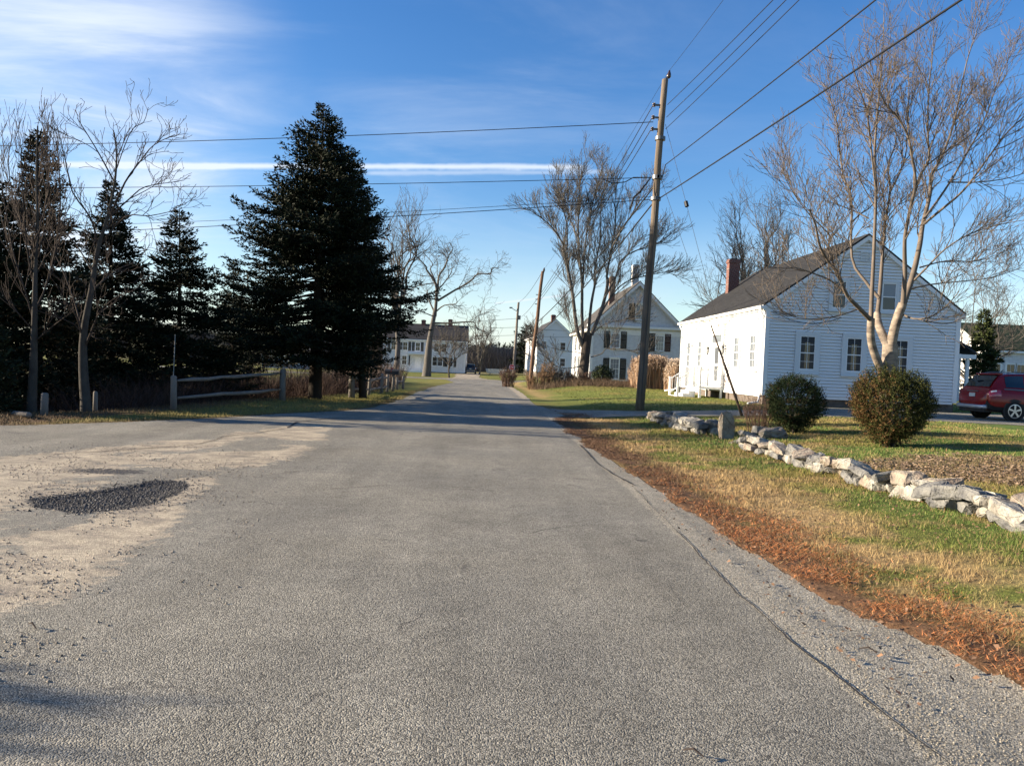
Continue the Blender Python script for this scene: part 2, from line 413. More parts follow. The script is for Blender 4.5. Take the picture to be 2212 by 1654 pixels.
DARK1 = [gp(*p) for p in ((60, 1078), (160, 1066), (260, 1050), (330, 1038), (400, 1040), (412, 1055), (370, 1072), (340, 1088), (250, 1104), (150, 1108), (70, 1096))]
def road_col(X, Y):
    c = np.zeros(X.shape+(3,))
    dp = seg_d(X, Y, SANDPOLY+[SANDPOLY[0]]); ins = in_poly(X, Y, SANDPOLY); s = np.where(ins, dp, -dp)
    sand = sm(s, -.5, .45)*(.30+.70*sm(fbm(X, Y, 1.0, 21), .34, .58))
    sand = np.maximum(sand, .5*sm(X, -3.3, -3.9)*sm(Y, 24, 28)*sm(Y, 90, 60))
    sand = np.maximum(sand, .75*sm(np.abs(X-redge(Y)+.15), .5, .1)*sm(Y, 30, 40))
    c[..., 0] = sand
    g = sm(X-1.9-.05*(vn(Y, Y*0, 1, 31)-.5), -.06, .10)*sm(Y, 30, 22)
    # hump of old tar inside shoulder
    c[..., 1] = g*(1-.55*sm(np.abs(X-2.25-.1*sm(Y, 6, 3)), .16, .05)*sm(Y, 12, 8))
    d1 = seg_d(X, Y, DARK1+[DARK1[0]]); i1 = in_poly(X, Y, DARK1); s1 = np.where(i1, d1, -d1)
    dk = sm(s1+.22*(fbm(X, Y, .35, 91)-.5), -.16, .16)*.9
    x2, y2 = gp(235, 1018); dk = np.maximum(dk, .62*sm(np.hypot((X-x2)/.9, (Y-y2)/.45), 1.1, .3))
    c[..., 2] = dk
    return c
def zr(X, Y):
    z = Hh(X, Y)+.004
    d1 = seg_d(X, Y, DARK1+[DARK1[0]]); i1 = in_poly(X, Y, DARK1)
    z = z-.02*np.where(i1, sm(d1, 0, .25), 0)
    z = z+.012*(fbm(X, Y, .8, 41)-.5)*sm(X, -1.9, -3.2)*sm(Y, 20, 14)
    z = z-.03*sm(X, 1.95, 2.9)*sm(Y, 24, 20)
    return z
rm = m_road()
rx = grid_axis([(-90, -16, 3), (-16, -1.5, .07), (-1.5, 1.6, .2), (1.6, 3.9, .045), (3.9, 90, 3)])
ry = grid_axis([(-25, 2.4, .8), (2.4, 15, .07), (15, 30, .12), (30, 92, .6), (92, 102, .25)])
tag(sheet('road', rx, ry, zr, rm, road_mask, road_col), kind='structure')
dxs = grid_axis([(1.9, 27, .12)]); dys = grid_axis([(22, 32, .1)])
def dcol(X, Y): c = np.zeros(X.shape+(3,)); c[..., 0] = .25*(X < 11.5); return c
tag(sheet('driveway', dxs, dys, lambda X, Y: Hh(X, Y)+.008, rm, lambda X, Y: drive_mask(X, Y) & ((X > redge(Y)-.05)), dcol), kind='structure')
# farm track beyond the crossing
def tm(X, Y):
    cxx = np.interp(Y, [100, 112, 130, 150], [-2.0, -3.0, -3.5, -4]); w = np.interp(Y, [100, 104, 112, 150], [5, 2.6, 2.0, 2.4])
    return np.abs(X-cxx) < w
def tcol(X, Y): c = np.zeros(X.shape+(3,)); c[..., 0] = .7; return c
tag(sheet('path', grid_axis([(-10, 5, .4)]), grid_axis([(100.2, 142, .8)]), lambda X, Y: Hh(X, Y)+.02, rm, tm, tcol), kind='structure')
# cracks and the ragged lip of the overlay: narrow sunk-looking ribbons, part of the road surface
def ribbon(name, pts, w, seed, lift=.008):
    rng = random.Random(seed); V = []; F = []
    P = []
    for a, b in zip(pts[:-1], pts[1:]):
        n = max(2, int(math.hypot(b[0]-a[0], b[1]-a[1])/.04))
        for i in range(n): P.append((a[0]+(b[0]-a[0])*i/n, a[1]+(b[1]-a[1])*i/n))
    P.append(pts[-1]); ph = rng.random()*50
    for i, (x, y) in enumerate(P):
        q = P[min(i+1, len(P)-1)]; r = P[max(i-1, 0)]; dx, dy = q[0]-r[0], q[1]-r[1]; l = math.hypot(dx, dy) or 1
        nx, ny = -dy/l, dx/l; o = .035*(float(vn(i*.04+ph, 0, .5, seed))-.5)+.018*(float(vn(i*.04+ph, 3, .09, seed))-.5)
        ww = w*(.15+1.3*float(vn(i*.04, 9, .35, seed+2)))*min(1, i/6+.1, (len(P)-i)/6)
        z = float(zr(np.array(x), np.array(y)))+lift
        for s_ in (-1, 1): V.append((x+nx*(o+s_*ww/2), y+ny*(o+s_*ww/2), z))
    for i in range(len(P)-1): F.append((2*i, 2*i+1, 2*i+3, 2*i+2))
    return V, F
crV, crF = [], []
for k, (pl, w) in enumerate([
    ([(1370, 1055), (1480, 1165), (1600, 1290), (1700, 1375), (1850, 1500), (1960, 1585), (2080, 1680)], .013),
    ([(690, 1058), (830, 1050), (960, 1052), (1090, 1056), (1240, 1056), (1365, 1054)], .012),
    ([(0, 988), (100, 982), (230, 975), (330, 968), (430, 960), (465, 950), (480, 943), (560, 935), (620, 925)], .035),
    ([(620, 925), (640, 912), (700, 905), (760, 902)], .06),
    ([(560, 1030), (650, 1018), (700, 1015)], .012), ([(1250, 960), (1300, 1010), (1370, 1050)], .03),
    ([(830, 875), (960, 905), (1180, 912)], .02)]):
    v, f = ribbon('c', [gp(*p) for p in pl], w, 60+k)
    n = len(crV); crV += v; crF += [tuple(i+n for i in q) for q in f]
tag(link_mesh('road_cracks', crV, crF, mat('crack', (.035, .032, .03), .95)), kind='structure')
# ------------------------------------------------------------------ gravel, grass, litter (uncountable)
RNG = np.random.default_rng(7)
def blades(name, X, Y, hgt, wid, col, lean, label, cat, flat=None, lift=0):
    n = len(X); Z = Hh(X, Y)-.004+lift; az = RNG.uniform(0, 2*np.pi, n); la = RNG.uniform(0, 2*np.pi, n)
    dx = np.cos(az)*wid/2; dy = np.sin(az)*wid/2; lx = np.cos(la)*lean*hgt; ly = np.sin(la)*lean*hgt
    hz = hgt*np.sqrt(np.clip(1-lean**2, .05, 1))
    V = np.stack([np.stack([X-dx, Y-dy, Z], -1), np.stack([X+dx, Y+dy, Z], -1), np.stack([X+lx, Y+ly, Z+hz], -1)], 1).reshape(-1, 3)
    F = np.arange(3*n).reshape(-1, 3); C = np.repeat(col, 3, axis=0)
    return tag(link_mesh(name, V, F, mat('blade', (.1, .1, .05), .8, .15, attr='c'), col=C), label, cat, kind='stuff')
def scatter(n, x0, x1, y0, y1, p):
    # density falls with distance
    u = RNG.random(n); Y = y0*(y1/y0)**u; X = RNG.uniform(x0, x1, n)
    k = RNG.random(n) < p(X, Y); return X[k], Y[k]
def wall_x(y): return np.interp(y, [4, 8.1, 14.5, 23], [6.0, 5.72, 5.38, 5.2])
def pg(X, Y):
    d = X-redge(Y); return np.where((d > .3) & ~drive_mask(X, Y, -.1), sm(d+.5*(fbm(X, Y, .5, 57, 3)-.5), .1, .8), 0)*np.where(Y > 24, .5, 1)
X, Y = scatter(620000, 2.2, 15, 3.6, 30, lambda a, b: pg(a, b)*np.clip(.25+.9*fbm(a, b, .35, 51, 3), 0, 1)*np.where(a > 7+b*.55, 0, 1))
col = ground_col(X, Y)*RNG.uniform(.65, 1.55, (len(X), 1)); dryb = RNG.random(len(X)) < .22
col[dryb] = TAN*RNG.uniform(.7, 1.2, (dryb.sum(), 1))
tall = sm(X, 4.6, 5.6)*sm(X, 6.3, 5.8)*.6+1
dd = X-redge(Y)
blades('grass', X, Y, RNG.uniform(.02, .055, len(X))*(.45+1.3*sm(fbm(X, Y, .28, 58, 3), .3, .7))*tall*np.where(Y < 9, .9, 1), RNG.uniform(.0035, .007, len(X))*np.clip(Y/8, .8, 2.2), col, RNG.uniform(.2, .9, len(X)),
       'short green and straw coloured grass of the verge beside the road', 'grass')
X, Y = scatter(60000, -16, -3.4, 15, 40, lambda a, b: np.where(a < ledge(b)-.1, .8, 0))
blades('grass', X, Y, RNG.uniform(.03, .10, len(X)), RNG.uniform(.01, .02, len(X)), ground_col(X, Y)*RNG.uniform(.7, 1.6, (len(X), 1)), RNG.uniform(.1, .7, len(X)),
       'thin grass strip under the evergreens along the split rail fence', 'grass')
X, Y = scatter(45000, 4, 26, 26, 62, lambda a, b: np.where((a > redge(b)+.8) & ~drive_mask(a, b, -.1), .9, 0))
blades('grass', X, Y, RNG.uniform(.03, .07, len(X)), RNG.uniform(.012, .03, len(X)), ground_col(X, Y)*RNG.uniform(.7, 1.5, (len(X), 1)), RNG.uniform(.1, .7, len(X)),
       'green lawn on the low rise in front of the white houses', 'grass')
# fallen needles and leaves along the shoulder
def pl(X, Y): d = X-redge(Y)+.35*(fbm(X, Y, .5, 12, 3)-.5); return sm(d, 1.1, .3)*sm(d, -.16, .1)*sm(fbm(X, Y, .4, 55, 4), .25, .62)
X, Y = scatter(420000, 1.9, 4.4, 3.5, 26, pl)
lc = np.where((RNG.random(len(X)) < .5)[:, None], NEEDLE*np.array((1.5, 1.3, 1.1)), np.where((RNG.random(len(X)) < .3)[:, None], TAN*.7, LEAF))*RNG.uniform(.4, 1.9, (len(X), 1))
far = Y > 10+3*(RNG.random(len(X))-.5)*2; lc[far] = (LEAF*RNG.uniform(.6, 1.9, (len(X), 1)))[far]
blades('leaf_litter', X, Y, RNG.uniform(.015, .055, len(X)), RNG.uniform(.002, .007, len(X))*np.clip(Y/7, .8, 2.2), lc, RNG.uniform(.75, .98, len(X)),
       'rust coloured pine needles and dead leaves along the road shoulder', 'leaf litter', lift=.012)
# curled dead leaves by the wall foot and over the verge
def leafs(name, X, Y, size, col, label, cat, lift=.02, mname='leaf'):
    n = len(X); Z = Hh(X, Y)+lift; a = RNG.uniform(0, 6.28, n); t = RNG.uniform(-.9, .9, n); s = size
    ux = np.stack([np.cos(a), np.sin(a), t*.6], -1)*s[:, None]; vx = np.stack([-np.sin(a), np.cos(a), RNG.uniform(-.6, .6, n)], -1)*s[:, None]*.55
    c = np.stack([X, Y, Z], -1)
    V = np.stack([c-ux, c+vx+np.array([0, 0, .3])*s[:, None], c+ux, c-vx], 1).reshape(-1, 3)
    F = np.arange(4*n).reshape(-1, 4)
    return tag(link_mesh(name, V, F, mat('blade', (.1, .1, .05)), col=np.repeat(col, 4, axis=0)), label, cat, kind='stuff')
X, Y = scatter(26000, 2.0, 6.6, 3.6, 20, lambda a, b: .10+.75*sm(np.abs(a-wall_x(b)+.25), .55, .1)*sm(fbm(a, b, 1.1, 71), .45, .6)+.25*pl(a, b))
leafs('fallen_leaves', X, Y, RNG.uniform(.008, .024, len(X)), (LEAF*1.0)*RNG.uniform(.6, 1.8, (len(X), 1)), 'curled brown leaves caught in the grass at the wall foot', 'leaves')
X, Y = scatter(26000, 5.9, 12, 9.5, 14.6, lambda a, b: sm(((a-8.6)/2.6)**2+((b-12.0)/1.7)**2+(fbm(a, b, .5, 12, 3)-.5)*1.4, 1.3, .6))
leafs('mulch', X, Y, RNG.uniform(.010, .034, len(X)), MULCH*RNG.uniform(.5, 1.6, (len(X), 1)), 'pale shredded bark mulch spread on the lawn beyond the stone wall', 'mulch')
# loose stones: octahedra
def stones(name, X, Y, Z, r, col, label, cat, m):
    n = len(X); U = np.array([(1, 0, 0), (0, 1, 0), (-1, 0, 0), (0, -1, 0), (0, 0, .8), (0, 0, -.6)], float)
    V = U[None]*RNG.uniform(.6, 1.35, (n, 6, 1))
    a = RNG.uniform(0, 6.28, n); ca, sa = np.cos(a), np.sin(a)
    V = np.stack([V[..., 0]*ca[:, None]-V[..., 1]*sa[:, None], V[..., 0]*sa[:, None]+V[..., 1]*ca[:, None], V[..., 2]], -1)*r[:, None, None]
    V = V+np.stack([X, Y, Z], -1)[:, None]
    T = np.array([(0, 1, 4), (1, 2, 4), (2, 3, 4), (3, 0, 4), (1, 0, 5), (2, 1, 5), (3, 2, 5), (0, 3, 5)])
    F = (T[None]+np.arange(n)[:, None, None]*6).reshape(-1, 3)
    return tag(link_mesh(name, V.reshape(-1, 3), F, m, col=np.repeat(col, 6, axis=0)), label, cat, kind='stuff')
sm_ = mat('pebble', (.1, .1, .1), .75, .4, attr='c')
X = RNG.uniform(-5.5, -2.2, 60000); Y = RNG.uniform(6.5, 11, 60000)
d1 = seg_d(X, Y, DARK1+[DARK1[0]]); i1 = in_poly(X, Y, DARK1)
k = RNG.random(len(X)) < np.where(i1, sm(d1, 0, .1)*.7+.2, sm(d1, .4, 0)**2*.10); X, Y = X[k], Y[k]
stones('gravel', X, Y, zr(X, Y)+.004, RNG.uniform(.003, .011, len(X))*RNG.choice([1, 1, 1, 1.7], len(X)), np.array((.042, .040, .038))*RNG.uniform(.5, 2.4, (len(X), 1)), 'patch of loose black crushed stone filling a pothole', 'gravel', sm_)
X = RNG.uniform(-9, -1.2, 50000); Y = 3.6*(13/3.6)**RNG.random(50000)
dp = seg_d(X, Y, SANDPOLY+[SANDPOLY[0]]); ins = in_poly(X, Y, SANDPOLY)
k = RNG.random(len(X)) < np.where(ins, .5, sm(dp, 1.2, 0)*.4)*sm(fbm(X, Y, .55, 81), .42, .62); X, Y = X[k], Y[k]
stones('gravel', X, Y, zr(X, Y)+.003, RNG.uniform(.003, .011, len(X)), np.array((.24, .20, .155))*RNG.uniform(.3, 1.6, (len(X), 1)), 'scattered small stones over the sandy corner of the road', 'gravel', sm_)
X = RNG.uniform(1.9, 3.6, 30000); Y = 3*(20/3)**RNG.random(30000)
k = (X < redge(Y)+.05) & (RNG.random(len(X)) < .55); X, Y = X[k], Y[k]
stones('gravel', X, Y, zr(X, Y)+.001, RNG.uniform(.002, .0065, len(X)), np.array((.27, .24, .185))*RNG.uniform(.45, 1.4, (len(X), 1)), 'pale fine gravel of the right hand shoulder', 'gravel', sm_)
# ------------------------------------------------------------------ buildings
WHITE = mat('white_paint', (.80, .80, .79), .6, .3, noise=(3, 1.2, (.70, .70, .69)))
TRIM = mat('white_trim', (.82, .82, .80), .5, .35, noise=(5, 1.0, (.75, .75, .73)))
CASING = mat('casing_paint', (.64, .66, .66), .55, .3)
OLDW = mat('old_white_paint', (.78, .78, .77), .7, .25, noise=(4, .5, (.60, .59, .57)))
GLASS = mat('window_glass', (.012, .014, .018), .06, .7)
GLASSW = mat('old_window_glass', (.16, .18, .2), .08, .8)
SHUT = mat('shutter_paint', (.018, .017, .018), .6, .3, bump=(90, .5, .02, (.01, .01, 1)))
SHUTR = mat('maroon_shutter_paint', (.05, .018, .018), .6, .3)
SHIN = mat('asphalt_shingle', (.040, .040, .041), .95, .1, noise=(5, .3, (.020, .020, .020), (1, .35, 7)), bump=(30, .6, .02))
SHIN2 = mat('old_shingle', (.085, .078, .07), .9, .2, noise=(6, .5, (.05, .047, .043), (1, 1, 4)), bump=(30, .5, .02))
GSHIN = mat('green_shingle', (.036, .052, .03), .95, .1, noise=(3, .3, (.02, .028, .02)))
FOUND = mat('fieldstone_foundation', (.17, .14, .115), .9, .2, noise=(4, .4, (.09, .075, .065)), bump=(6, .6, .05))
def m_brick():
    m = bpy.data.materials.new('brick'); m.use_nodes = True; nt = m.node_tree; N = nt.nodes; L = nt.links; b = N['Principled BSDF']
    tc = N.new('ShaderNodeTexCoord'); mp = N.new('ShaderNodeMapping'); mp.inputs['Rotation'].default_value = (R(90), 0, R(20)); L.new(tc.outputs['Object'], mp.inputs[0])
    br = N.new('ShaderNodeTexBrick'); L.new(mp.outputs[0], br.inputs[0]); br.inputs['Scale'].default_value = 1
    br.inputs['Brick Width'].default_value = .21; br.inputs['Row Height'].default_value = .075; br.inputs['Mortar Size'].default_value = .008
    br.inputs['Color1'].default_value = (.17, .05, .032, 1); br.inputs['Color2'].default_value = (.10, .034, .025, 1); br.inputs['Mortar'].default_value = (.2, .17, .15, 1)
    L.new(br.outputs[0], b.inputs['Base Color']); b.inputs['Roughness'].default_value = .9; return m
BRICK = m_brick()
V3 = Vector
def claps(mb, F, z0, z1, xr, course=.118, t=.034):
    """lapped boards: each a sloping face plus its lower lip; xr(z) gives the run of the board"""
    o, u, n = F; z = z0
    while z < z1-1e-4:
        zt = min(z+course, z1); a0, a1 = xr(z); b0, b1 = xr(zt)
        if a1-a0 > .02:
            if b1 < b0: b0 = b1 = (b0+b1)/2
            P = lambda a, d, zz: o+u*a+n*d+V3((0, 0, zz))
            g = course*.23
            mb.add([P(a0, t, z+g), P(a1, t, z+g), P(b1, .006, zt), P(b0, .006, zt), P(a0, -.03, z+g), P(a1, -.03, z+g), P(a0, -.03, z-.012), P(a1, -.03, z-.012)],
                   [(0, 1, 2, 3), (4, 5, 1, 0), (6, 7, 5, 4)])
        z = zt
def window(par, F, cx, z0, z1, w, casing=.12, cmat=None, rows=2, cols=2, glass=None, curtain=False, shut=None, sashes=2, proud=.085, sill=True, shw=None, shmats=None, crown=False):
    cmat = cmat or TRIM; glass = glass or GLASS
    a0, a1 = cx-w/2, cx+w/2; c = casing
    mb = MB()
    if c > 0:
        mb.fbox(F, a0-c, a0, z0-c*.8, z1+c, 0, proud); mb.fbox(F, a1, a1+c, z0-c*.8, z1+c, 0, proud)
        mb.fbox(F, a0, a1, z1, z1+c, 0, proud-.002); mb.fbox(F, a0, a1, z0-c*.8, z0, 0, proud-.002)
    fr = mb.build('window', cmat, par, bevel=0)
    g = MB(); g.fbox(F, a0, a1, z0, z1, .004, .042); g.build('pane', glass, fr)
    s = MB(); b = .045 if w > .5 else .03; zm = (z0+z1)/2
    d0, d1 = .042, proud-.012
    s.fbox(F, a0, a0+b, z0, z1, d0, d1); s.fbox(F, a1-b, a1, z0, z1, d0, d1)
    s.fbox(F, a0+b, a1-b, z1-b, z1, d0, d1-.002); s.fbox(F, a0+b, a1-b, z0, z0+b*1.3, d0, d1-.002)
    if sashes == 2: s.fbox(F, a0+b, a1-b, zm-b*.5, zm+b*.5, d0, d1-.001)
    mu = .008
    for i in range(1, cols):
        x = a0+b+(w-2*b)*i/cols; s.fbox(F, x-mu, x+mu, z0+b*1.3, z1-b, d0, .054)
    for h0, h1 in (((z0, zm), (zm, z1)) if sashes == 2 else ((z0, z1),)):
        for j in range(1, rows):
            z = h0+(h1-h0)*j/rows; s.fbox(F, a0+b, a1-b, z-mu, z+mu, d0, .0535)
    s.build('sash', TRIM, fr)
    if sill:
        q = MB(); q.fbox(F, a0-c-.02, a1+c+.02, z0-c*.8-.045, z0-c*.8-.002, 0, proud+.045); q.build('sill', cmat, fr)
    if crown:
        q = MB(); q.fbox(F, a0-c-.04, a1+c+.04, z1+c+.002, z1+c+.07, 0, proud+.05); q.build('head_moulding', cmat, fr)
    if curtain:
        q = MB()
        for sgn in (-1, 1):
            for k in range(6):
                x = (a0+b+.03+k*.028) if sgn < 0 else (a1-b-.03-k*.028)
                q.fbox(F, x-.011, x+.011, z0+.06, z1-.05, .0422, .0435+.002*(k % 2))
        q.fbox(F, a0+b, a1-b, z1-.28, z1-.05, .0421, .0432)
        q.build('curtain', mat('curtain_cloth', (.05, .052, .056), .9), fr)
    if shut:
        sw = shw or w*.5
        for i, (s0, s1) in enumerate(((a0-c-sw-.01, a0-c-.01), (a1+c+.01, a1+c+.01+sw))):
            q = MB(); zb, zt = z0-c*.5, z1+c*.5
            q.fbox(F, s0, s0+.05, zb, zt, .03, .07); q.fbox(F, s1-.05, s1, zb, zt, .03, .07)
            for za in (zb, (zb+zt)/2-.03, zt-.06): q.fbox(F, s0+.05, s1-.05, za, za+.06, .03, .069)
            z = zb+.07
            while z < zt-.08: q.fbox(F, s0+.05, s1-.05, z, z+.035, .03, .06); z += .05
            q.build('shutter', (shmats[i] if shmats else SHUT), par)
    return fr
def gable_house(root, W, L, zs, ze, zr, wmat, rmat, over=.14, eave=.32, course=.118, cor=.16, zf0=-.3, rake=.2, fnd=FOUND, trim=None, both=True):
    """local: gable wall on y=0 (x 0..W), long wall on x=0 (y 0..L)"""
    trim = trim or TRIM
    G = (V3((0, 0, 0)), V3((1, 0, 0)), V3((0, -1, 0)))
    S_ = (V3((0, 0, 0)), V3((0, 1, 0)), V3((-1, 0, 0)))
    sl = (zr-ze)/(W/2)
    core = MB(); d = .045
    core.add([(d,d,zs-.05),(W-d,d,zs-.05),(W-d,L-d,zs-.05),(d,L-d,zs-.05),(d,d,ze),(W-d,d,ze),(W-d,L-d,ze),(d,L-d,ze),(W/2,d,zr-.02),(W/2,L-d,zr-.02)],
             [(0,1,5,8,4),(2,3,7,9,6),(1,2,6,5),(3,0,4,7),(3,2,1,0),(4,8,9,7),(8,5,6,9)])
    claps(core, G, zs, zr-.05, lambda z: (cor, W-cor) if z < ze else ((z-ze)/sl, W-(z-ze)/sl), course)
    claps(core, S_, zs, ze, lambda z: (cor, L-cor), course)
    wall = core.build('wall', wmat, root, recalc=False)
    cb = MB()
    for F, e in ((G, W), (S_, L)):
        cb.fbox(F, -.02 if F is G else 0, cor, zs-.03, ze, .001, .046 if F is G else .044); cb.fbox(F, e-cor, e+(.02 if F is G else 0), zs-.03, ze, .001, .046 if F is G else .044)
    cb.fbox(S_, cor, L-cor, ze-.34, ze-.02, .018, .05)
    cb.fbox(G, cor, W-cor, zs-.10, zs-.001, .001, .045); cb.fbox(S_, cor, L-cor, zs-.10, zs-.001, .001, .045)
    cb.build('corner_board', trim, root)
    f = MB(); f.box((.06, .06, zf0), (W-.06, L-.06, zs-.02)); f.build('foundation', fnd, root)
    # roof slabs
    t = .09; r = MB()
    nx = math.cos(math.atan(sl)); nz = math.sin(math.atan(sl))
    for sgn in (-1, 1):
        xe = -eave if sgn < 0 else W+eave; zE = ze-eave*sl+.05; zR = zr+.05; xm = W/2
        prof = [(xe, zE), (xm, zR), (xm, zR+t), (xe, zE+t)]
        V = [(x, y, z) for y in (-over, L+over) for x, z in prof]
        r.add(V, [(0, 1, 2, 3), (7, 6, 5, 4), (0, 4, 5, 1), (3, 2, 6, 7), (0, 3, 7, 4)])
    roof = r.build('roof', rmat, root)
    # rake boards following the slopes on the gable, cornice on the long side
    rb = MB()
    for sgn in (-1, 1):
        for y0, y1 in ((-over+.005, -over+.055), (-.045, -.0)):
            xe = -eave if sgn < 0 else W+eave; zE = ze-eave*sl+.048; zR = zr+.048
            dz = rake*(1 if y0 < -.06 else 1.15)
            V = [(x, y, z) for y in (y0, y1) for x, z in ((xe, zE-dz), (W/2, zR-dz), (W/2, zR), (xe, zE))]
            rb.add(V, [(0, 1, 2, 3), (7, 6, 5, 4), (0, 4, 5, 1), (3, 2, 6, 7), (0, 3, 7, 4), (1, 5, 6, 2)])
    rb.build('rake_board', trim, root)
    for xa, xb in ((-eave, -.02), (W+.02, W+eave)):
        co = MB(); zc = ze-eave*sl+.04
        co.box((xa, -over+.06, zc-.17), (xb, L+over-.06, zc-.003))
        co.build('cornice', trim, root)
    return G, S_, wall, roof, sl
def chimney(root, x, y, w, d, z0, z1, m=None, cap=True):
    c = MB(); m = m or BRICK
    c.box((x-w/2, y-d/2, z0), (x+w/2, y+d/2, z1-.22)); c.box((x-w/2-.04, y-d/2-.04, z1-.22), (x+w/2+.04, y+d/2+.04, z1-.08)); c.box((x-w/2-.01, y-d/2-.01, z1-.08), (x+w/2+.01, y+d/2+.01, z1))
    o = c.build('chimney', m, root)
    q = MB(); q.box((x-w*.3, y-d*.3, z1), (x+w*.3, y+d*.3, z1+.06)); q.build('flue', mat('soot', (.02, .02, .02)), o)
    return o
# --- near white house (gable to the lane)
H1 = empty('white_house', (11.7, 32, 0), 0, 'nearest white clapboard house, dark shingled gable roof and red brick chimney, behind the round bushes', 'house')
G, S1, wall, roof, sl = gable_house(H1, 8.42, 13.8, .80, 4.62, 7.68, WHITE, SHIN, over=.13, eave=.16, course=.135, rake=.19, cor=.17)
# roof flashing line and chimney
chimney(H1, 2.5, 12.6, .62, .5, 5.7, 8.35)
for cx in (1.84, 3.86, 5.86): window(H1, G, cx, 1.91, 3.37, .68, casing=.19, cmat=CASING, curtain=True, rows=2, cols=2, proud=.09)
for k, cx in enumerate((3.08, 5.24)):
    f = window(H1, G, cx, 4.58, 5.76, .62, casing=.11, cmat=CASING, rows=1, cols=1, proud=.09)
    if k:
        q = MB(); q.fbox(G, cx-.26, cx+.26, 5.2, 5.7, .0422, .05); q.build('blind', mat('blind', (.3, .32, .33), .8), f)
lv = MB(); lv.fbox(G, 3.93, 4.37, 6.62, 6.66, .0, .06); lv.fbox(G, 3.93, 4.37, 7.0, 7.04, 0, .06); lv.fbox(G, 3.93, 3.97, 6.66, 7.0, 0, .06); lv.fbox(G, 4.33, 4.37, 6.66, 7.0, 0, .06)
for k in range(5): lv.fbox(G, 3.97, 4.33, 6.68+k*.065, 6.71+k*.065, .0, .048)
lv.build('gable_vent', CASING, H1)
for cy in (1.2, 3.4, 9.6, 11.9): window(H1, S1, cy, 1.90, 3.36, .72, casing=.15, cmat=TRIM, rows=2, cols=2, proud=.095, glass=GLASSW, crown=False)
# recessed-looking entrance: pilasters, entablature, transom, door
dc = 6.45
e = MB()
for a in (dc-1.05, dc+.77): e.fbox(S1, a, a+.28, .95, 3.55, .02, .12)
e.fbox(S1, dc-1.12, dc+1.12, 3.55, 4.05, .02, .13); e.fbox(S1, dc-1.18, dc+1.18, 4.05, 4.13, .02, .2)
e.fbox(S1, dc-.77, dc-.48, .95, 3.1, .02, .09); e.fbox(S1, dc+.48, dc+.77, .95, 3.1, .02, .09); e.fbox(S1, dc-.77, dc+.77, 3.1, 3.18, .02, .1)
ds = e.build('door_surround', TRIM, H1)
tr = MB(); tr.fbox(S1, dc-.74, dc+.74, 3.2, 3.52, .02, .075); tr.build('transom', GLASSW, ds)
dr = MB(); dr.fbox(S1, dc-.46, dc-.34, .98, 3.08, .02, .085); dr.fbox(S1, dc+.34, dc+.46, .98, 3.08, .02, .085)
dr.fbox(S1, dc-.34, dc+.34, 2.93, 3.08, .02, .084); dr.fbox(S1, dc-.34, dc+.34, .98, 1.2, .02, .084); dr.fbox(S1, dc-.34, dc+.34, 1.98, 2.1, .02, .084)
door = dr.build('door', TRIM, H1)
q = MB(); q.fbox(S1, dc-.34, dc+.34, 1.2, 2.93, .02, .062); q.build('pane', mat('door_glass', (.10, .11, .12), .1, .6), door)
q = MB(); q.tube([V3((-.07, dc-.4, 1.95)), V3((-.12, dc-.4, 1.95))], .03, 8); q.build('handle', mat('brass', (.5, .35, .12), .3, .5, 1), door)
for a in (dc-1.27, dc+1.27):
    q = MB(); p = V3((-.19, a, 2.75))
    q.tube([V3((-.03, a, 2.95)), V3((-.12, a, 3.05)), V3((-.19, a, 2.98))], .015, 6)
    q.tube([V3((-.19, a, 2.99)), V3((-.19, a, 2.96)), V3((-.19, a, 2.86))], [.02, .09, .1], 6); q.tube([V3((-.19, a, 2.63)), V3((-.19, a, 2.57))], [.06, .03], 6)
    for k in range(6):
        t = k*math.pi/3; q.tube([V3((-.19+.09*math.cos(t), a+.09*math.sin(t), 2.87)), V3((-.19+.055*math.cos(t), a+.055*math.sin(t), 2.62))], .008, 4)
    q.box((-.035, a-.05, 2.8), (-.015, a+.05, 3.0))
    lo = q.build('wall_lantern', mat('black_iron', (.02, .02, .022), .45, .5), H1)
    q = MB(); q.tube([V3((-.19, a, 2.64)), V3((-.19, a, 2.85))], [.045, .078], 6); q.build('lantern_glass', mat('lantern_glass', (.5, .5, .47), .2, .6), lo)
# gutter and downspouts
q = MB(); q.box((-.30, -.15, 4.44), (-.19, 13.95, 4.56)); q.box((-.19, -.15, 4.44), (-.165, 13.95, 4.58))
gt = q.build('gutter', TRIM, H1)
for yy, kick in ((.10, 1), (13.72, 0)):
    q = MB(); P = [V3((-.22, yy-.05, 4.46)), V3((-.2, yy-.08, 4.3)), V3((-.07, yy-.02, 4.1)), V3((-.07, yy-.02, .75))]
    P += [V3((-.25, yy-.3, .47)), V3((-.9, yy-1.0, .42))] if kick else [V3((-.4, yy+.1, .5)), V3((-.9, yy+.3, .42))]
    q.tube(P, .045, 8); q.build('downspout', TRIM, H1, smooth=True)
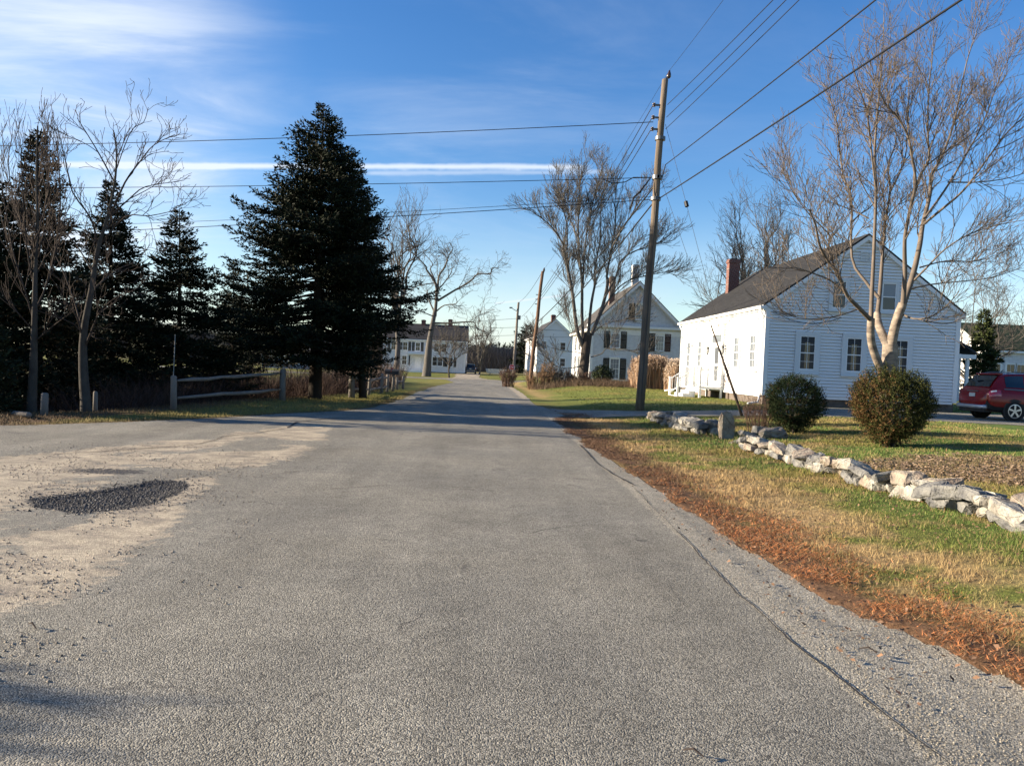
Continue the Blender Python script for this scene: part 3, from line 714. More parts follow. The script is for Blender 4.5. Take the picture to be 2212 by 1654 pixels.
# stoop with steps towards the lane (-x) and railings
st = MB(); y0, y1 = dc-1.25, dc+1.25
st.box((-1.25, y0, .80), (-.03, y1, .92)); 
for yy in (y0, y1-.1): st.box((-1.25, yy, .3), (-1.15, yy+.1, .80)); st.box((-.2, yy, .3), (-.1, yy+.1, .80))
st.box((-1.25, y0+.1, .62), (-1.2, y1-.1, .80))
sy0, sy1 = dc-.55, dc+1.25
for k in range(3): st.box((-1.25-.3*(k+1), sy0, .25), (-1.25-.3*k-.002, sy1, .80-.145*(k+1)+.02))
st.build('stoop', TRIM, H1)
def railing(p0, p1, n, h=.86):
    q = MB(); p0 = V3(p0); p1 = V3(p1)
    q.tube([p0+V3((0, 0, h)), p1+V3((0, 0, h))], .035, 4); q.tube([p0+V3((0, 0, .14)), p1+V3((0, 0, .14))], .025, 4)
    for i in range(1, n): p = p0.lerp(p1, i/n); q.tube([p+V3((0, 0, .14)), p+V3((0, 0, h))], .016, 4)
    for p in (p0, p1): q.box((p.x-.05, p.y-.05, p.z-.02), (p.x+.05, p.y+.05, p.z+h+.09)); q.box((p.x-.065, p.y-.065, p.z+h+.09), (p.x+.065, p.y+.065, p.z+h+.12))
    q.build('railing', TRIM, H1)
railing((-1.2, y0+.05, .92), (-.12, y0+.05, .92), 9); railing((-1.2, y1-.05, .92), (-.12, y1-.05, .92), 9)
railing((-1.2, y0+.2, .92), (-1.2, sy0-.02, .92), 5)
railing((-2.12, sy0+.06, .36), (-1.32, sy0+.06, .90), 6); railing((-2.12, sy1-.07, .36), (-1.32, sy1-.07, .90), 6)
# basement window in the foundation, power cable swag on the gable
q = MB(); q.box((2.45, .02, .45), (2.52, .058, .77)); q.box((1.0, .02, .45), (1.06, .058, .77)); q.box((1.0, .02, .40), (2.52, .059, .45)); q.build('basement_window_frame', TRIM, H1)
q = MB(); q.tube([V3((.25, -.12, 4.35)), V3((1.0, -.2, 3.98)), V3((1.9, -.22, 3.86)), V3((2.7, -.2, 4.02)), V3((3.2, -.12, 4.2))], .014, 5); q.build('service_cable', mat('black_cable', (.012, .012, .013), .5), H1)
# rear wing with its low dark roof and porch post
w = MB()
w.add([(8.3,2.6,.8),(10.2,2.6,.8),(10.2,9,.8),(8.3,9,.8),(8.3,2.6,3.0),(10.2,2.6,3.0),(10.2,9,3.0),(8.3,9,3.0)], [(0,1,5,4),(1,2,6,5),(2,3,7,6)])
GW = (V3((8.3, 2.6, 0)), V3((1, 0, 0)), V3((0, -1, 0))); claps(w, GW, .8, 3.0, lambda z: (.02, 1.9), .135)
wing = w.build('rear_wing', WHITE, H1, recalc=False)
q = MB(); q.add([(8.28,2.2,4.55),(8.28,2.2,4.45),(10.7,2.2,2.98),(10.7,2.2,3.08),(8.28,9.2,4.55),(8.28,9.2,4.45),(10.7,9.2,2.98),(10.7,9.2,3.08)], [(0,1,2,3),(7,6,5,4),(0,3,7,4),(1,5,6,2),(3,2,6,7)])
q.build('roof', mat('dark_roof', (.03, .032, .04), .8), wing)
q = MB(); q.box((8.3, 2.2, 2.78), (10.66, 2.28, 2.97)); q.build('fascia', TRIM, wing)
q = MB(); q.box((10.3, 2.3, .4), (10.42, 2.42, 2.78)); q.build('porch_post', TRIM, wing)
q = MB(); q.box((8.36, 2.0, .60), (8.44, 2.1, 1.55)); q.box((8.36, .9, .35), (8.6, 2.1, .60)); q.build('step', TRIM, wing)
window(H1, GW, .55, 1.5, 2.6, .62, casing=.1, rows=1, cols=2)
# --- old gabled farmhouse behind the maple
a = at(1272, 826, 72); H2 = empty('old_farmhouse', (a.x, 72, 0), R(0), 'two storey white gabled farmhouse with dark shutters and two chimneys, behind the bare maple', 'house')
zb = .15
G2, S2, wall2, roof2, sl2 = gable_house(H2, 8.8, 15, zb+.45, zb+5.55, zb+9.75, OLDW, SHIN2, over=.35, eave=.42, course=.13, rake=.34, cor=.26, zf0=-1.0)
q = MB(); q.fbox(G2, -.42, 9.22, zb+5.38, zb+5.6, .0, .33); q.fbox(G2, .26, 8.54, zb+4.75, zb+5.2, .018, .05); q.build('pediment_cornice', TRIM, H2)
wz = lambda v: at(1380, v, 72).z
def wx(u, v): return at(u, v, 72).x-a.x
z2c = lambda x, y: ((1620+x/4.035)*.7443, (750+y/4.035)*.7443)
for (xa, xb, ya, yb, s0, s1) in ((612, 725, 860, 1045, 1, 1), (1138, 1240, 888, 1080, 1, 1), (598, 715, 1175, 1405, 1, 1), (905, 1000, 540, 715, 1, 1)):
    p0 = at(*z2c(xa, yb), 72); p1 = at(*z2c(xb, ya), 72)
    window(H2, G2, (p0.x+p1.x)/2-a.x, p0.z, p1.z, p1.x-p0.x, casing=.07, rows=2 if yb-ya < 200 else 2, cols=3, shut=True, shw=.58, proud=.09, glass=GLASSW, shmats=(SHUT, SHUTR if xa > 1000 else SHUT), crown=True)
# dark flared door hood on the gable wall
p = at(*z2c(1160, 1215), 72); q = MB(); X0 = p.x-a.x
q.add([(X0-1.3,-.95,p.z-.1),(X0+1.3,-.95,p.z-.1),(X0+.75,-.55,p.z+.4),(X0-.75,-.55,p.z+.4),(X0+.7,-.0,p.z+.62),(X0-.7,-.0,p.z+.62),(X0+1.3,0,p.z-.1),(X0-1.3,0,p.z-.1)], [(0,1,2,3),(3,2,4,5),(1,6,4,2),(0,3,5,7),(0,7,6,1)])
q.build('door_hood', SHUT, H2)
for cy in (2.2, 5.6, 9.0, 12.4):
    window(H2, S2, cy, zb+3.35, zb+4.75, .8, casing=.1, rows=2, cols=2, shut=True, shw=.42, proud=.09, glass=GLASSW)
    window(H2, S2, cy, zb+.95, zb+2.65, .8, casing=.1, rows=2, cols=2, shut=True, shw=.42, proud=.09, glass=GLASSW)
pc = at(1323, 640, 76); chimney(H2, pc.x-a.x, 4.5, .55, .6, zb+6.4, at(1323, 597, 76).z, mat('weathered_brick', (.20, .13, .10), .9, noise=(8, .5, (.12, .08, .06))))
pc = at(1372, 600, 77); chimney(H2, pc.x-a.x, 5, .66, .6, zb+7.5, at(1372, 573, 77).z, mat('whitewashed_brick', (.62, .61, .58), .9, noise=(8, .6, (.5, .48, .45))))
# --- third white house farther along
A = at(1158, 802, 120); B = at(1134, 802, 140); C3 = at(1225, 802, 120)
H3 = empty('white_house', (A.x, 120, 0), math.atan2(A.x-B.x, 20.0), 'plain two storey white house with steep dark gable, left of the old farmhouse', 'house')
z3 = at(1170, 802, 120).z; ze3 = at(1158, 722, 120).z
G3, S3, w3, r3, s3 = gable_house(H3, 5.6, 20, z3, ze3, at(1192, 690, 120).z, WHITE, mat('dark_shingle', (.035, .034, .036), .9), over=.25, eave=.35, course=.2, rake=.28, cor=.2, zf0=-1.5)
def ppx(x, y): return ((1280+x/5.267)*.7443, (950+y/5.267)*.7443)
for (xa, xb, ya, yb) in ((1835, 1892, 232, 350), (1825, 1890, 475, 598), (1545, 1600, 212, 330)):
    p0 = at(*ppx(xa, yb), 120); p1 = at(*ppx(xb, ya), 120)
    window(H3, G3, min((p0.x+p1.x)/2-A.x, 5.0), p0.z, p1.z, .85, casing=.12, rows=1, cols=1, proud=.09, glass=GLASSW if xa < 1600 else GLASS)
for cy in (3, 8, 13, 18):
    for zz in (.9, 3.8): window(H3, S3, cy, z3+zz, z3+zz+1.5, .85, casing=.12, rows=1, cols=1, proud=.09)
chimney(H3, 2.8, 3.5, .7, .7, at(1192, 695, 120).z-.8, at(1192, 677, 120).z)
# --- long white house beyond the oak
Pl = at(826, 797, 129); Pr = at(1004, 805, 129); wl = (Pr-Pl).length
H4 = empty('long_white_house', (Pr.x, 129, 0), R(90), 'long two storey white house with dark shutters, partly hidden by the great bare tree', 'house')
z4 = Pl.z*.5+Pr.z*.5
# after the 90 degree turn local y runs to the left along the front, local x runs away; front is local x=0
G4, S4, w4_, r4, s4 = gable_house(H4, 8.5, wl, z4, z4+5.4, z4+8.0, OLDW, mat('dark_shingle', (.035, .034, .036), .9), over=.25, eave=.3, course=.16, rake=.28, cor=.2, zf0=-2)
def z3c(x, y): return ((1050+x/3.676)*.7443, (750+y/3.676)*.7443)
for (x, up) in ((340, 1), (410, 1), (466, 1), (600, 1), (800, 1), (880, 1), (455, 0), (385, 0), (780, 0), (838, 0), (950, 0)):
    p = at(*z3c(x, 890 if up else 1040), 129); cy = Pr.x-p.x
    window(H4, S4, cy, z4+(3.35 if up else .95), z4+(4.75 if up else 2.45), .8, casing=.1, rows=1, cols=2, shut=x in (340, 466, 600, 455, 838, 950), shw=.45, proud=.09, sill=False)
p = at(*z3c(600, 1060), 129); cy = Pr.x-p.x
q = MB(); q.box((-1.6, cy-1.6, z4+2.75), (-.02, cy+1.6, z4+2.95)); q.box((-1.6, cy-1.6, z4), (-1.45, cy-1.45, z4+2.75)); q.box((-1.6, cy+1.45, z4), (-1.45, cy+1.6, z4+2.75)); q.box((-1.8, cy-1.8, z4-.3), (-.1, cy+1.8, z4+.1)); q.build('porch', TRIM, H4)
q = MB(); q.box((-.05, cy-.55, z4+.1), (-.01, cy+.55, z4+2.3)); q.build('door', OLDW, H4)
chimney(H4, 4.25, 3.0, .9, .7, z4+7.2, z4+9.1); chimney(H4, 4.25, wl*.55, .9, .7, z4+7.2, z4+8.8)
# --- pale building glimpsed below the spruces and pale-walled house at the right edge
Pq = at(585, 790, 118)
H5 = empty('low_farm_building', (at(672, 790, 118).x, 118, 0), R(90), 'low pale blue grey building glimpsed under the branches of the tallest spruce', 'building')
gable_house(H5, 6, 7.5, -1.2, 1.6, 3.4, mat('pale_blue_grey_paint', (.22, .26, .30), .7), mat('grey_roof', (.12, .12, .13), .9), zf0=-2.5, course=.3)
P6 = at(2128, 790, 62)
H6 = empty('green_roofed_house', (at(2290, 790, 62).x, 62, 0), R(90), 'grey white house with a mossy green roof behind the red car', 'house')
G6, S6, _, _, _ = gable_house(H6, 8, at(2290, 790, 62).x-P6.x, .6, at(2170, 754, 62).z, at(2170, 704, 66).z, OLDW, GSHIN, zf0=-.5, eave=.3, over=.25)
for u in (2153, 2184, 2206, 2240):
    cy = at(2290, 790, 62).x-at(u, 765, 62).x
    window(H6, S6, cy, 2.1, 3.45, .75, casing=.1, rows=1, cols=2, proud=.09)
# ------------------------------------------------------------------ trees
def conv(ox, oy, s): return lambda x, y: ((ox+x/s)*.7443, (oy+y/s)*.7443)
zT = conv(2200, 0, 2.176); z1 = conv(1880, 500, 2.0256); z2 = conv(1450, 700, 3.308); z3 = z3c; z4 = conv(0, 300, 1.6544); z7 = conv(1750, 150, 2.757)
zM = conv(1500, 450, 4.136); zO = conv(1050, 500, 4.727)
def tubes(name, L, m, parent, smooth=True):
    """L: list of (points, radii, sides) -> one mesh"""
    V = []; F = []; n = 0
    for pts, rad, k in L:
        P = np.array(pts, float); m_ = len(P)
        T = np.gradient(P, axis=0) if m_ > 2 else np.repeat((P[1]-P[0])[None], 2, 0)
        T /= np.maximum(np.linalg.norm(T, axis=1), 1e-9)[:, None]
        ref = np.array((0., 0, 1)) if abs(T[0, 2]) < .9 else np.array((1., 0, 0))
        a = np.cross(T[0], ref); a /= np.linalg.norm(a); A = []
        for t in T:
            a = a-t*a.dot(t); a /= max(np.linalg.norm(a), 1e-9); A.append(a)
        A = np.array(A); B = np.cross(T, A)
        th = 2*np.pi*np.arange(k)/k; r = np.asarray(rad, float)
        ring = P[:, None]+(A[:, None]*np.cos(th)[None, :, None]+B[:, None]*np.sin(th)[None, :, None])*r[:, None, None]
        V.append(ring.reshape(-1, 3))
        i = np.arange(m_-1)[:, None]*k; j = np.arange(k)[None]
        f = np.stack([i+j, i+(j+1) % k, i+k+(j+1) % k, i+k+j], -1).reshape(-1, 4)+n
        F.append(f); n += m_*k
    return link_mesh(name, np.concatenate(V), np.concatenate(F), m, parent, None, smooth)
def lim(pts, Y, r0, r1, dy=0, bow=0):
    """a limb laid through picture directions at its own distance Y .. Y+dy"""
    n = len(pts); P = []
    for i, (u, v) in enumerate(pts):
        t = i/(n-1); P.append(np.array(at(u, v, Y+dy*t+bow*math.sin(t*3.14))))
    return resample(P, r0, r1)
def resample(P, r0, r1, step=None):
    P = [np.array(p, float) for p in P]; out = []; n = len(P)
    for i in range(n-1):
        p0, p1, p2, p3 = P[max(i-1, 0)], P[i], P[i+1], P[min(i+2, n-1)]
        for q in range(3):
            t = q/3; out.append(.5*((2*p1)+(-p0+p2)*t+(2*p0-5*p1+4*p2-p3)*t*t+(-p0+3*p1-3*p2+p3)*t**3))
    out.append(P[-1]); m_ = len(out)
    return np.array(out), r0+(r1-r0)*(np.arange(m_)/(m_-1))**.8
def branch_out(limbs, rng, levels, dens, length, ang, up, twist=.22, rmin=.004, outward=None, start=.18, bias=None, k0=5, lratio=.55, droop=0):
    """grow side branches from the given limbs, levels deep"""
    res = []; cur = limbs
    for lv in range(levels):
        nxt = []
        for pts, rad in cur:
            seg = np.linalg.norm(np.diff(pts, axis=0), axis=1); tot = seg.sum()
            cum = np.concatenate([[0], np.cumsum(seg)])
            st = start if lv == 0 else .12
            n = max(1, int(tot*(1-st)*dens[lv]*rng.uniform(.8, 1.2)))
            for _ in range(n):
                s = tot*(st+(1-st)*rng.random()**.85); i = min(np.searchsorted(cum, s)-1, len(seg)-1); i = max(i, 0)
                f = (s-cum[i])/max(seg[i], 1e-6); p = pts[i]*(1-f)+pts[i+1]*f; rr = rad[i]*(1-f)+rad[i+1]*f
                d = (pts[i+1]-pts[i])/max(seg[i], 1e-6)
                q = rng.normal(size=3); q -= d*q.dot(d); q /= np.linalg.norm(q)
                an = math.radians(rng.uniform(*ang)); nd = d*math.cos(an)+q*math.sin(an)
                if bias is not None: nd = nd+bias
                nd[2] += up[lv]*.5; nd /= np.linalg.norm(nd)
                frac = 1-s/tot*.55
                ln = length[lv]*rng.uniform(.55, 1.25)*frac
                m_ = 5 if ln > .5 else 4
                P = [p]; dd = nd.copy()
                for j in range(m_):
                    dd = dd+rng.normal(size=3)*twist; dd[2] += up[lv]*.22-droop*j*.05; dd /= np.linalg.norm(dd)
                    P.append(P[-1]+dd*ln/m_)
                r0 = min(rr*.72, max(rmin*1.3, ln*.013)); nxt.append((np.array(P), np.linspace(r0, rmin, m_+1)))
        res += nxt; cur = nxt
    return res
BARK = mat('grey_bark', (.15, .138, .122), .95, .15, noise=(5, .5, (.075, .068, .06), (1, 1, .3)), bump=(14, .6, .02, (1, 1, .25)))
BARKD = mat('dark_bark', (.085, .07, .058), .95, .1, noise=(5, .5, (.05, .042, .036), (1, 1, .3)), bump=(12, .7, .03, (1, 1, .25)))
TWIG = mat('twig', (.10, .09, .078), .9, .15)
TWIGR = mat('ruddy_twig', (.20, .135, .105), .85, .2)
TWIGD = mat('dark_twig', (.055, .044, .038), .9, .1)
SMOOTHB = mat('smooth_pale_bark', (.34, .28, .215), .85, .2, noise=(3.5, .28, (.13, .105, .085), (1, 1, 2.6)), bump=(9, .5, .015, (1, 1, 3)))
def tree(name, label, base, trunks, limbs, rng, mb, mt, group=None, **kw):
    root = empty(name, tuple(base), 0, label, 'tree', group)
    off = np.array(base)
    T = tubes('trunk', [(p-off, r, 12) for p, r in trunks], mb, root)
    tw = branch_out(limbs, rng, **kw)
    L = [(p-off, r, 7) for p, r in limbs]+[(p-off, r, 4 if r[0] > .012 else 3) for p, r in tw]
    tubes('branches', L, mt, root)
    return root
def flare(P, r):  # wider at the foot
    return P, r
def auto_limbs(base, h, n, spread, rng, r0, fork=.25, curve=.5, top=1.0, r1=.02, zfork=None, lean=(0, 0)):
    """vase of main limbs rising from a trunk"""
    b = np.array(base, float); zf = h*fork; L = []
    for i in range(n):
        az = 2*math.pi*(i+rng.uniform(-.3, .3))/n; f = zf*rng.uniform(.75, 1.5); q_ = rng.uniform(.12, 1.0)**.7; rad = spread*q_; e = h*top*(1-.48*q_**2.2)*rng.uniform(.9, 1.0); P = []
        for j in range(6):
            t = j/5; rr = rad*(t**.8)*(1-curve*.15*t); z = f+(e-f)*t*(1-.0*t)
            P.append(b+np.array((math.cos(az)*rr+lean[0]*t, math.sin(az)*rr+lean[1]*t, z))+rng.normal(size=3)*.025*h*(t > 0))
        L.append(resample(P, r0*rng.uniform(.35, .6), r1))
    return L
RG = np.random.default_rng
# --- pale smooth barked tree beside the near house
Yb = 18.2
bs = at(*z1(1400, 1245), Yb); bs.z = H(bs.x, bs.y)-.1
bf = at(*z1(1408, 1190), Yb); ff = at(*z1(1425, 1010), Yb)
tr0 = resample([np.array(bs), np.array(bs*.5+bf*.5)+np.array((.02, 0, 0)), np.array(bf)], .26, .2)
tr1 = resample([np.array(bf)+np.array((.05, 0, 0)), np.array(ff)], .2, .17)
st_ = [lim([z1(1400, 1215), z1(1355, 1120), z1(1322, 1030), z1(1310, 950), z1(1313, 860)], Yb, .105, .085, -.4),
       lim([z1(1415, 1030), z1(1378, 950), z1(1353, 880), z1(1350, 830)], Yb, .105, .085, .5),
       lim([z1(1430, 1020), z1(1448, 930), z1(1470, 850), z1(1500, 770)], Yb, .12, .10, -.2)]
LB = [
 lim([z1(1313, 870), z1(1240, 795), z1(1170, 720), z1(1120, 600), z1(1060, 520), z1(1010, 430), z1(985, 310), z1(950, 220)], Yb-.4, 0.0612, 0.0144, -1.6),
 lim([z1(1170, 720), z1(1080, 640), z1(960, 590), z1(860, 560), z1(720, 565)], Yb-.7, 0.0252, 0.0064, -1.2),
 lim([z1(1312, 870), z1(1318, 700), z1(1328, 500), zT(745, 1200), zT(735, 1000), zT(750, 750), zT(775, 480), zT(790, 280), zT(797, 20)], Yb-.4, 0.0576, 0.0072, .6),
 lim([zT(742, 1180), zT(715, 950), zT(690, 720), zT(640, 560), zT(600, 420), zT(585, 340)], Yb-.3, 0.0252, 0.0064, -.8),
 lim([z1(1350, 835), z1(1365, 700), z1(1378, 520), zT(800, 1420), zT(835, 1200), zT(820, 1050), zT(870, 900), zT(860, 780)], Yb+.5, 0.0612, 0.0096, 1.2),
 lim([zT(835, 1210), zT(900, 1080), zT(935, 960), zT(945, 700), zT(950, 500), zT(930, 330)], Yb+.9, 0.0252, 0.0064, 1.5),
 lim([z1(1360, 740), z1(1280, 640), z1(1200, 500), zT(590, 1250), zT(540, 1120), zT(510, 900), zT(490, 740), zT(430, 560), zT(395, 520)], Yb+.3, 0.0432, 0.0072, 1.8),
 lim([z1(1500, 780), z1(1512, 600), z1(1510, 480), zT(930, 1480), zT(965, 1300), zT(995, 1150), zT(970, 980), zT(950, 870), zT(880, 740), zT(800, 650), zT(760, 560)], Yb-.2, 0.0612, 0.0096, -1.5),
 lim([zT(965, 1300), zT(1010, 1150), zT(1040, 1080), zT(1080, 1000), zT(1070, 800), zT(1080, 550), zT(1100, 380), zT(1110, 190)], Yb-.5, 0.0396, 0.0064, -1.2),
 lim([z1(1500, 780), z1(1560, 600), z1(1600, 420), zT(1040, 1420), zT(1085, 1230), zT(1095, 1100), zT(1150, 1010), zT(1230, 800), zT(1290, 520), zT(1330, 350), zT(1400, 150)], Yb-.1, 0.0792, 0.0072, .9),
 lim([zT(1050, 1380), zT(1180, 1200), zT(1300, 1000), zT(1420, 780), zT(1500, 560), zT(1570, 400), zT(1640, 260)], Yb, 0.0324, 0.0064, 1.8),
 lim([zT(1040, 1420), zT(1150, 1330), zT(1300, 1200), zT(1450, 1000), zT(1580, 830), zT(1720, 700), zT(1840, 560)], Yb, 0.036, 0.008, -2),
 lim([z1(1540, 660), z1(1640, 560), z1(1750, 450), z1(1900, 360), z1(2060, 310), z1(2220, 280)], Yb, 0.0288, 0.0064, -1.4),
 lim([z1(1490, 830), z1(1560, 860), z1(1660, 850), z1(1760, 780), z1(1830, 700)], Yb-.1, 0.0288, 0.008, -1.8),
 lim([z1(1530, 690), z1(1660, 660), z1(1850, 640), z1(2020, 620), z1(2200, 560)], Yb, 0.0252, 0.0064, 1.5),
 lim([z1(1245, 800), z1(1130, 840), z1(1000, 860), z1(860, 850), z1(740, 780)], Yb-.5, 0.018, 0.0056, -1.5),
 lim([z1(1110, 590), z1(1060, 450), zT(460, 1500), zT(390, 1420), zT(320, 1350), zT(230, 1230), zT(170, 1120)], Yb-.9, 0.0252, 0.0064, -1),
 lim([zT(500, 1500), zT(400, 1400), zT(250, 1250), zT(150, 1000), zT(130, 960)], Yb-1, 0.0144, 0.0048, .8),
 lim([zT(700, 1380), zT(600, 1330), zT(500, 1290), zT(450, 1240)], Yb+.5, 0.0216, 0.008, .6),
 lim([zT(1200, 1150), zT(1400, 1150), zT(1600, 1120), zT(1800, 1050)], Yb+.3, 0.0216, 0.0064, 1),
 lim([z1(1600, 560), z1(1760, 520), z1(1950, 520), z1(2150, 440)], Yb+.4, 0.0216, 0.0064, 2),
]
tree('maple_tree', 'pale smooth barked bare tree with three stems behind the larger rounded bush', bs,
     [tr0, tr1]+st_, LB, RG(3), SMOOTHB, mat('ruddy_bark', (.18, .145, .115), .85, .2, noise=(4, .5, (.095, .08, .066))),
     levels=3, dens=(6.2, 7.6, 6.6), length=(1.5, .9, .44), ang=(20, 50), up=(.32, .35, .3), twist=.13, rmin=.0050, start=.2)
# --- great bare maple in front of the farmhouse
Ym = 60; mbse = at(1258, 836, Ym); mbse.z = H(mbse.x, Ym)-.1
LM = [lim([z2(800, 1010), z2(740, 830), z2(700, 500), z2(650, 250), z2(610, 80), zM(550, 1060), zM(430, 880), zM(300, 760), zM(120, 640)], Ym, 0.186, 0.024, -2.5),
 lim([zM(600, 1150), zM(600, 850), zM(540, 620), zM(420, 360)], Ym-1, 0.0744, 0.016, -1),
 lim([z2(800, 950), z2(790, 700), z2(790, 400), z2(760, 100), zM(740, 1050), zM(740, 700), zM(760, 300), zM(840, 90)], Ym+.3, 0.1612, 0.016, 1),
 lim([zM(790, 1600), zM(810, 1200), zM(850, 850), zM(930, 500), zM(1040, 110)], Ym+.5, 0.0992, 0.016, 2),
 lim([zM(740, 1000), zM(650, 800), zM(560, 520), zM(500, 260)], Ym+.5, 0.062, 0.016, 2),
 lim([z2(850, 900), z2(880, 600), z2(920, 380), zM(930, 1400), zM(1000, 1000), zM(1000, 650), zM(1040, 420)], Ym-.3, 0.1364, 0.016, -2),
 lim([z2(880, 900), z2(990, 620), z2(1040, 380), zM(1080, 1450), zM(1140, 1100), zM(1180, 850), zM(1180, 560), zM(1220, 220)], Ym, 0.1736, 0.016, 1.5),
 lim([zM(1120, 1150), zM(1230, 950), zM(1350, 760), zM(1480, 540), zM(1600, 420)], Ym, 0.0806, 0.016, -2),
 lim([z2(1000, 560), z2(1120, 330), zM(1250, 1270), zM(1420, 1150), zM(1700, 1050), zM(1900, 900)], Ym, 0.093, 0.016, -1),
 lim([z2(900, 850), z2(1050, 560), z2(1200, 400), z2(1400, 330), z2(1600, 300), z2(1700, 340)], Ym, 0.0744, 0.016, 2),
 lim([z2(880, 1110), z2(980, 1080), z2(1030, 1030), z2(1200, 1040), z2(1400, 1100)], Ym-.2, 0.0558, 0.016, -3),
 lim([z2(900, 880), z2(1000, 800), z2(1150, 760), z2(1300, 740)], Ym, 0.0558, 0.016, -3),
 lim([z2(770, 1200), z2(650, 1220), z2(530, 1190), z2(430, 1100), z2(350, 980)], Ym-.2, 0.0434, 0.012, -1.5),
 lim([z2(800, 1080), z2(720, 1060), z2(650, 1040), z2(700, 860), z2(620, 640)], Ym-.2, 0.0372, 0.016, -1)]
tree('maple_tree', 'tall spreading bare maple with a thick dark trunk in front of the gabled farmhouse', mbse,
     [resample([np.array(mbse), np.array(at(*z2(812, 1200), Ym)), np.array(at(*z2(830, 1010), Ym)), np.array(at(*z2(850, 880), Ym))], .42, .34)], LM, RG(5), BARKD, BARK,
     levels=3, dens=(4.0, 4.6, 3.8), length=(3.1, 1.7, .9), ang=(15, 42), up=(.32, .3, .2), twist=.11, rmin=.0115, start=.25)
# --- great tree in front of the long white house
Yo = 108; ob = at(921, 812, Yo); ob.z = H(ob.x, Yo)-.2
LO = [lim([z3(780, 620), z3(800, 330), z3(760, 220), z3(690, 120), zO(880, 1290), zO(710, 1120), zO(600, 1060)], Yo, 0.25, 0.04, -2),
 lim([z3(800, 330), zO(1000, 1480), zO(940, 1330), zO(970, 1250), zO(850, 1110)], Yo, 0.16, 0.04, 2),
 lim([z3(810, 330), zO(1060, 1420), zO(1140, 1300), zO(1200, 1130), zO(1250, 1050), zO(1200, 960)], Yo, 0.18, 0.04, -2),
 lim([z3(830, 310), zO(1110, 1540), zO(1230, 1370), zO(1230, 1240)], Yo, 0.13, 0.04, 2),
 lim([z3(810, 450), z3(990, 340), z3(1150, 250), z3(1240, 165), z3(1370, 165), z3(1390, 100), z3(1460, 110)], Yo, 0.17, 0.04, -3),
 lim([z3(800, 560), z3(880, 500), z3(1010, 480), z3(1000, 410)], Yo, 0.11, 0.04, -2),
 lim([z3(780, 690), z3(920, 690), z3(1060, 680), z3(1190, 680), z3(1240, 750), z3(1320, 775)], Yo, 0.16, 0.04, -3),
 lim([z3(1190, 680), z3(1240, 610), z3(1380, 560)], Yo-2, 0.06, 0.032, 0),
 lim([z3(770, 560), z3(710, 430), z3(700, 330)], Yo, 0.14, 0.04, 2),
 lim([z3(790, 260), z3(600, 290), z3(500, 330), z3(400, 300)], Yo, 0.09, 0.04, -3),
 lim([z3(770, 620), z3(600, 560), z3(430, 560)], Yo, 0.09, 0.04, -2)]
tree('oak_tree', 'great wide bare tree with a thick pale trunk before the long white house', ob,
     [resample([np.array(ob), np.array(at(*z3(700, 1150), Yo)), np.array(at(*z3(715, 950), Yo)), np.array(at(*z3(740, 780), Yo)), np.array(at(*z3(785, 540), Yo))], .72, .26)], LO, RG(8), BARK, TWIG,
     levels=3, dens=(1.7, 2.0, 1.7), length=(5.0, 2.6, 1.3), ang=(30, 70), up=(.12, .12, .1), twist=.2, rmin=.016, start=.25)
def simple_tree(name, label, u, v, Y, vtop, wpx, seed, n=7, mb=None, mt=None, r0=None, fork=.22, dens=(1.6, 2., 1.8), levels=3, group=None, up=(.3, .3, .2), ang=(20, 50), rmin=None, curve=.5, lenk=.22):
    b = at(u, v, Y); b.z = min(b.z, H(b.x, Y))-.1; h = at(u, vtop, Y).z-b.z; sp = wpx/2*Y/F0
    rng = RG(seed); r0 = r0 or h*.014; rmin = rmin or max(.005, Y*.00015)
    L = auto_limbs(b, h, n, sp*.9, rng, r0, fork, curve, r1=rmin*1.5)
    tp = np.array(b)+np.array((0, 0, h*fork*1.3))
    T = [resample([np.array(b), np.array(b)+np.array((rng.normal()*.02*h, 0, h*fork*.7)), tp+np.array((rng.normal()*.02*h, 0, h*.06))], r0*1.25, r0*.6)]
    return tree(name, label, b, T, L, rng, mb or BARK, mt or TWIG, group, levels=levels, dens=tuple(d*18/h for d in dens), length=(h*lenk, h*lenk*.48, h*lenk*.22), ang=ang, up=up, twist=.14, rmin=rmin, start=.2)
simple_tree('bare_tree', 'round crowned bare tree rising behind the red chimney of the near house', 1625, 800, 60, 392, 290, 21, n=22, dens=(2.2, 2.4, 1.8), fork=.2)
simple_tree('bare_tree', 'low wide bare tree with drooping twigs behind the right end of the near house', 2105, 800, 48, 560, 330, 22, n=14, fork=.15, dens=(2., 2.2, 1.6), up=(.1, .05, 0))
simple_tree('bare_tree', 'slender pale bare tree with an arching crown just right of the tallest spruce', 852, 820, 62, 388, 200, 23, n=9, fork=.28, dens=(1.8, 2., 1.6))
simple_tree('bare_tree', 'small round bare tree before the right end of the long white house', 971, 822, 104, 690, 150, 24, n=9, mb=BARKD, fork=.25, dens=(1.8, 2, 1.6))
simple_tree('bare_tree', 'pale bushy bare tree beyond the dark car at the lane end', 1035, 800, 128, 672, 110, 25, n=9, fork=.1)
simple_tree('bare_tree', 'bare tree tangled low behind the tallest spruce trunk', 560, 815, 44, 690, 200, 26, n=10, fork=.12, dens=(2, 2, 1.6), mt=TWIGD)
simple_tree('bare_tree', 'brown leafless thicket tree left of the long white house', 805, 820, 70, 700, 90, 27, n=10, fork=.1, dens=(2, 2, 1.4), mt=TWIGD)
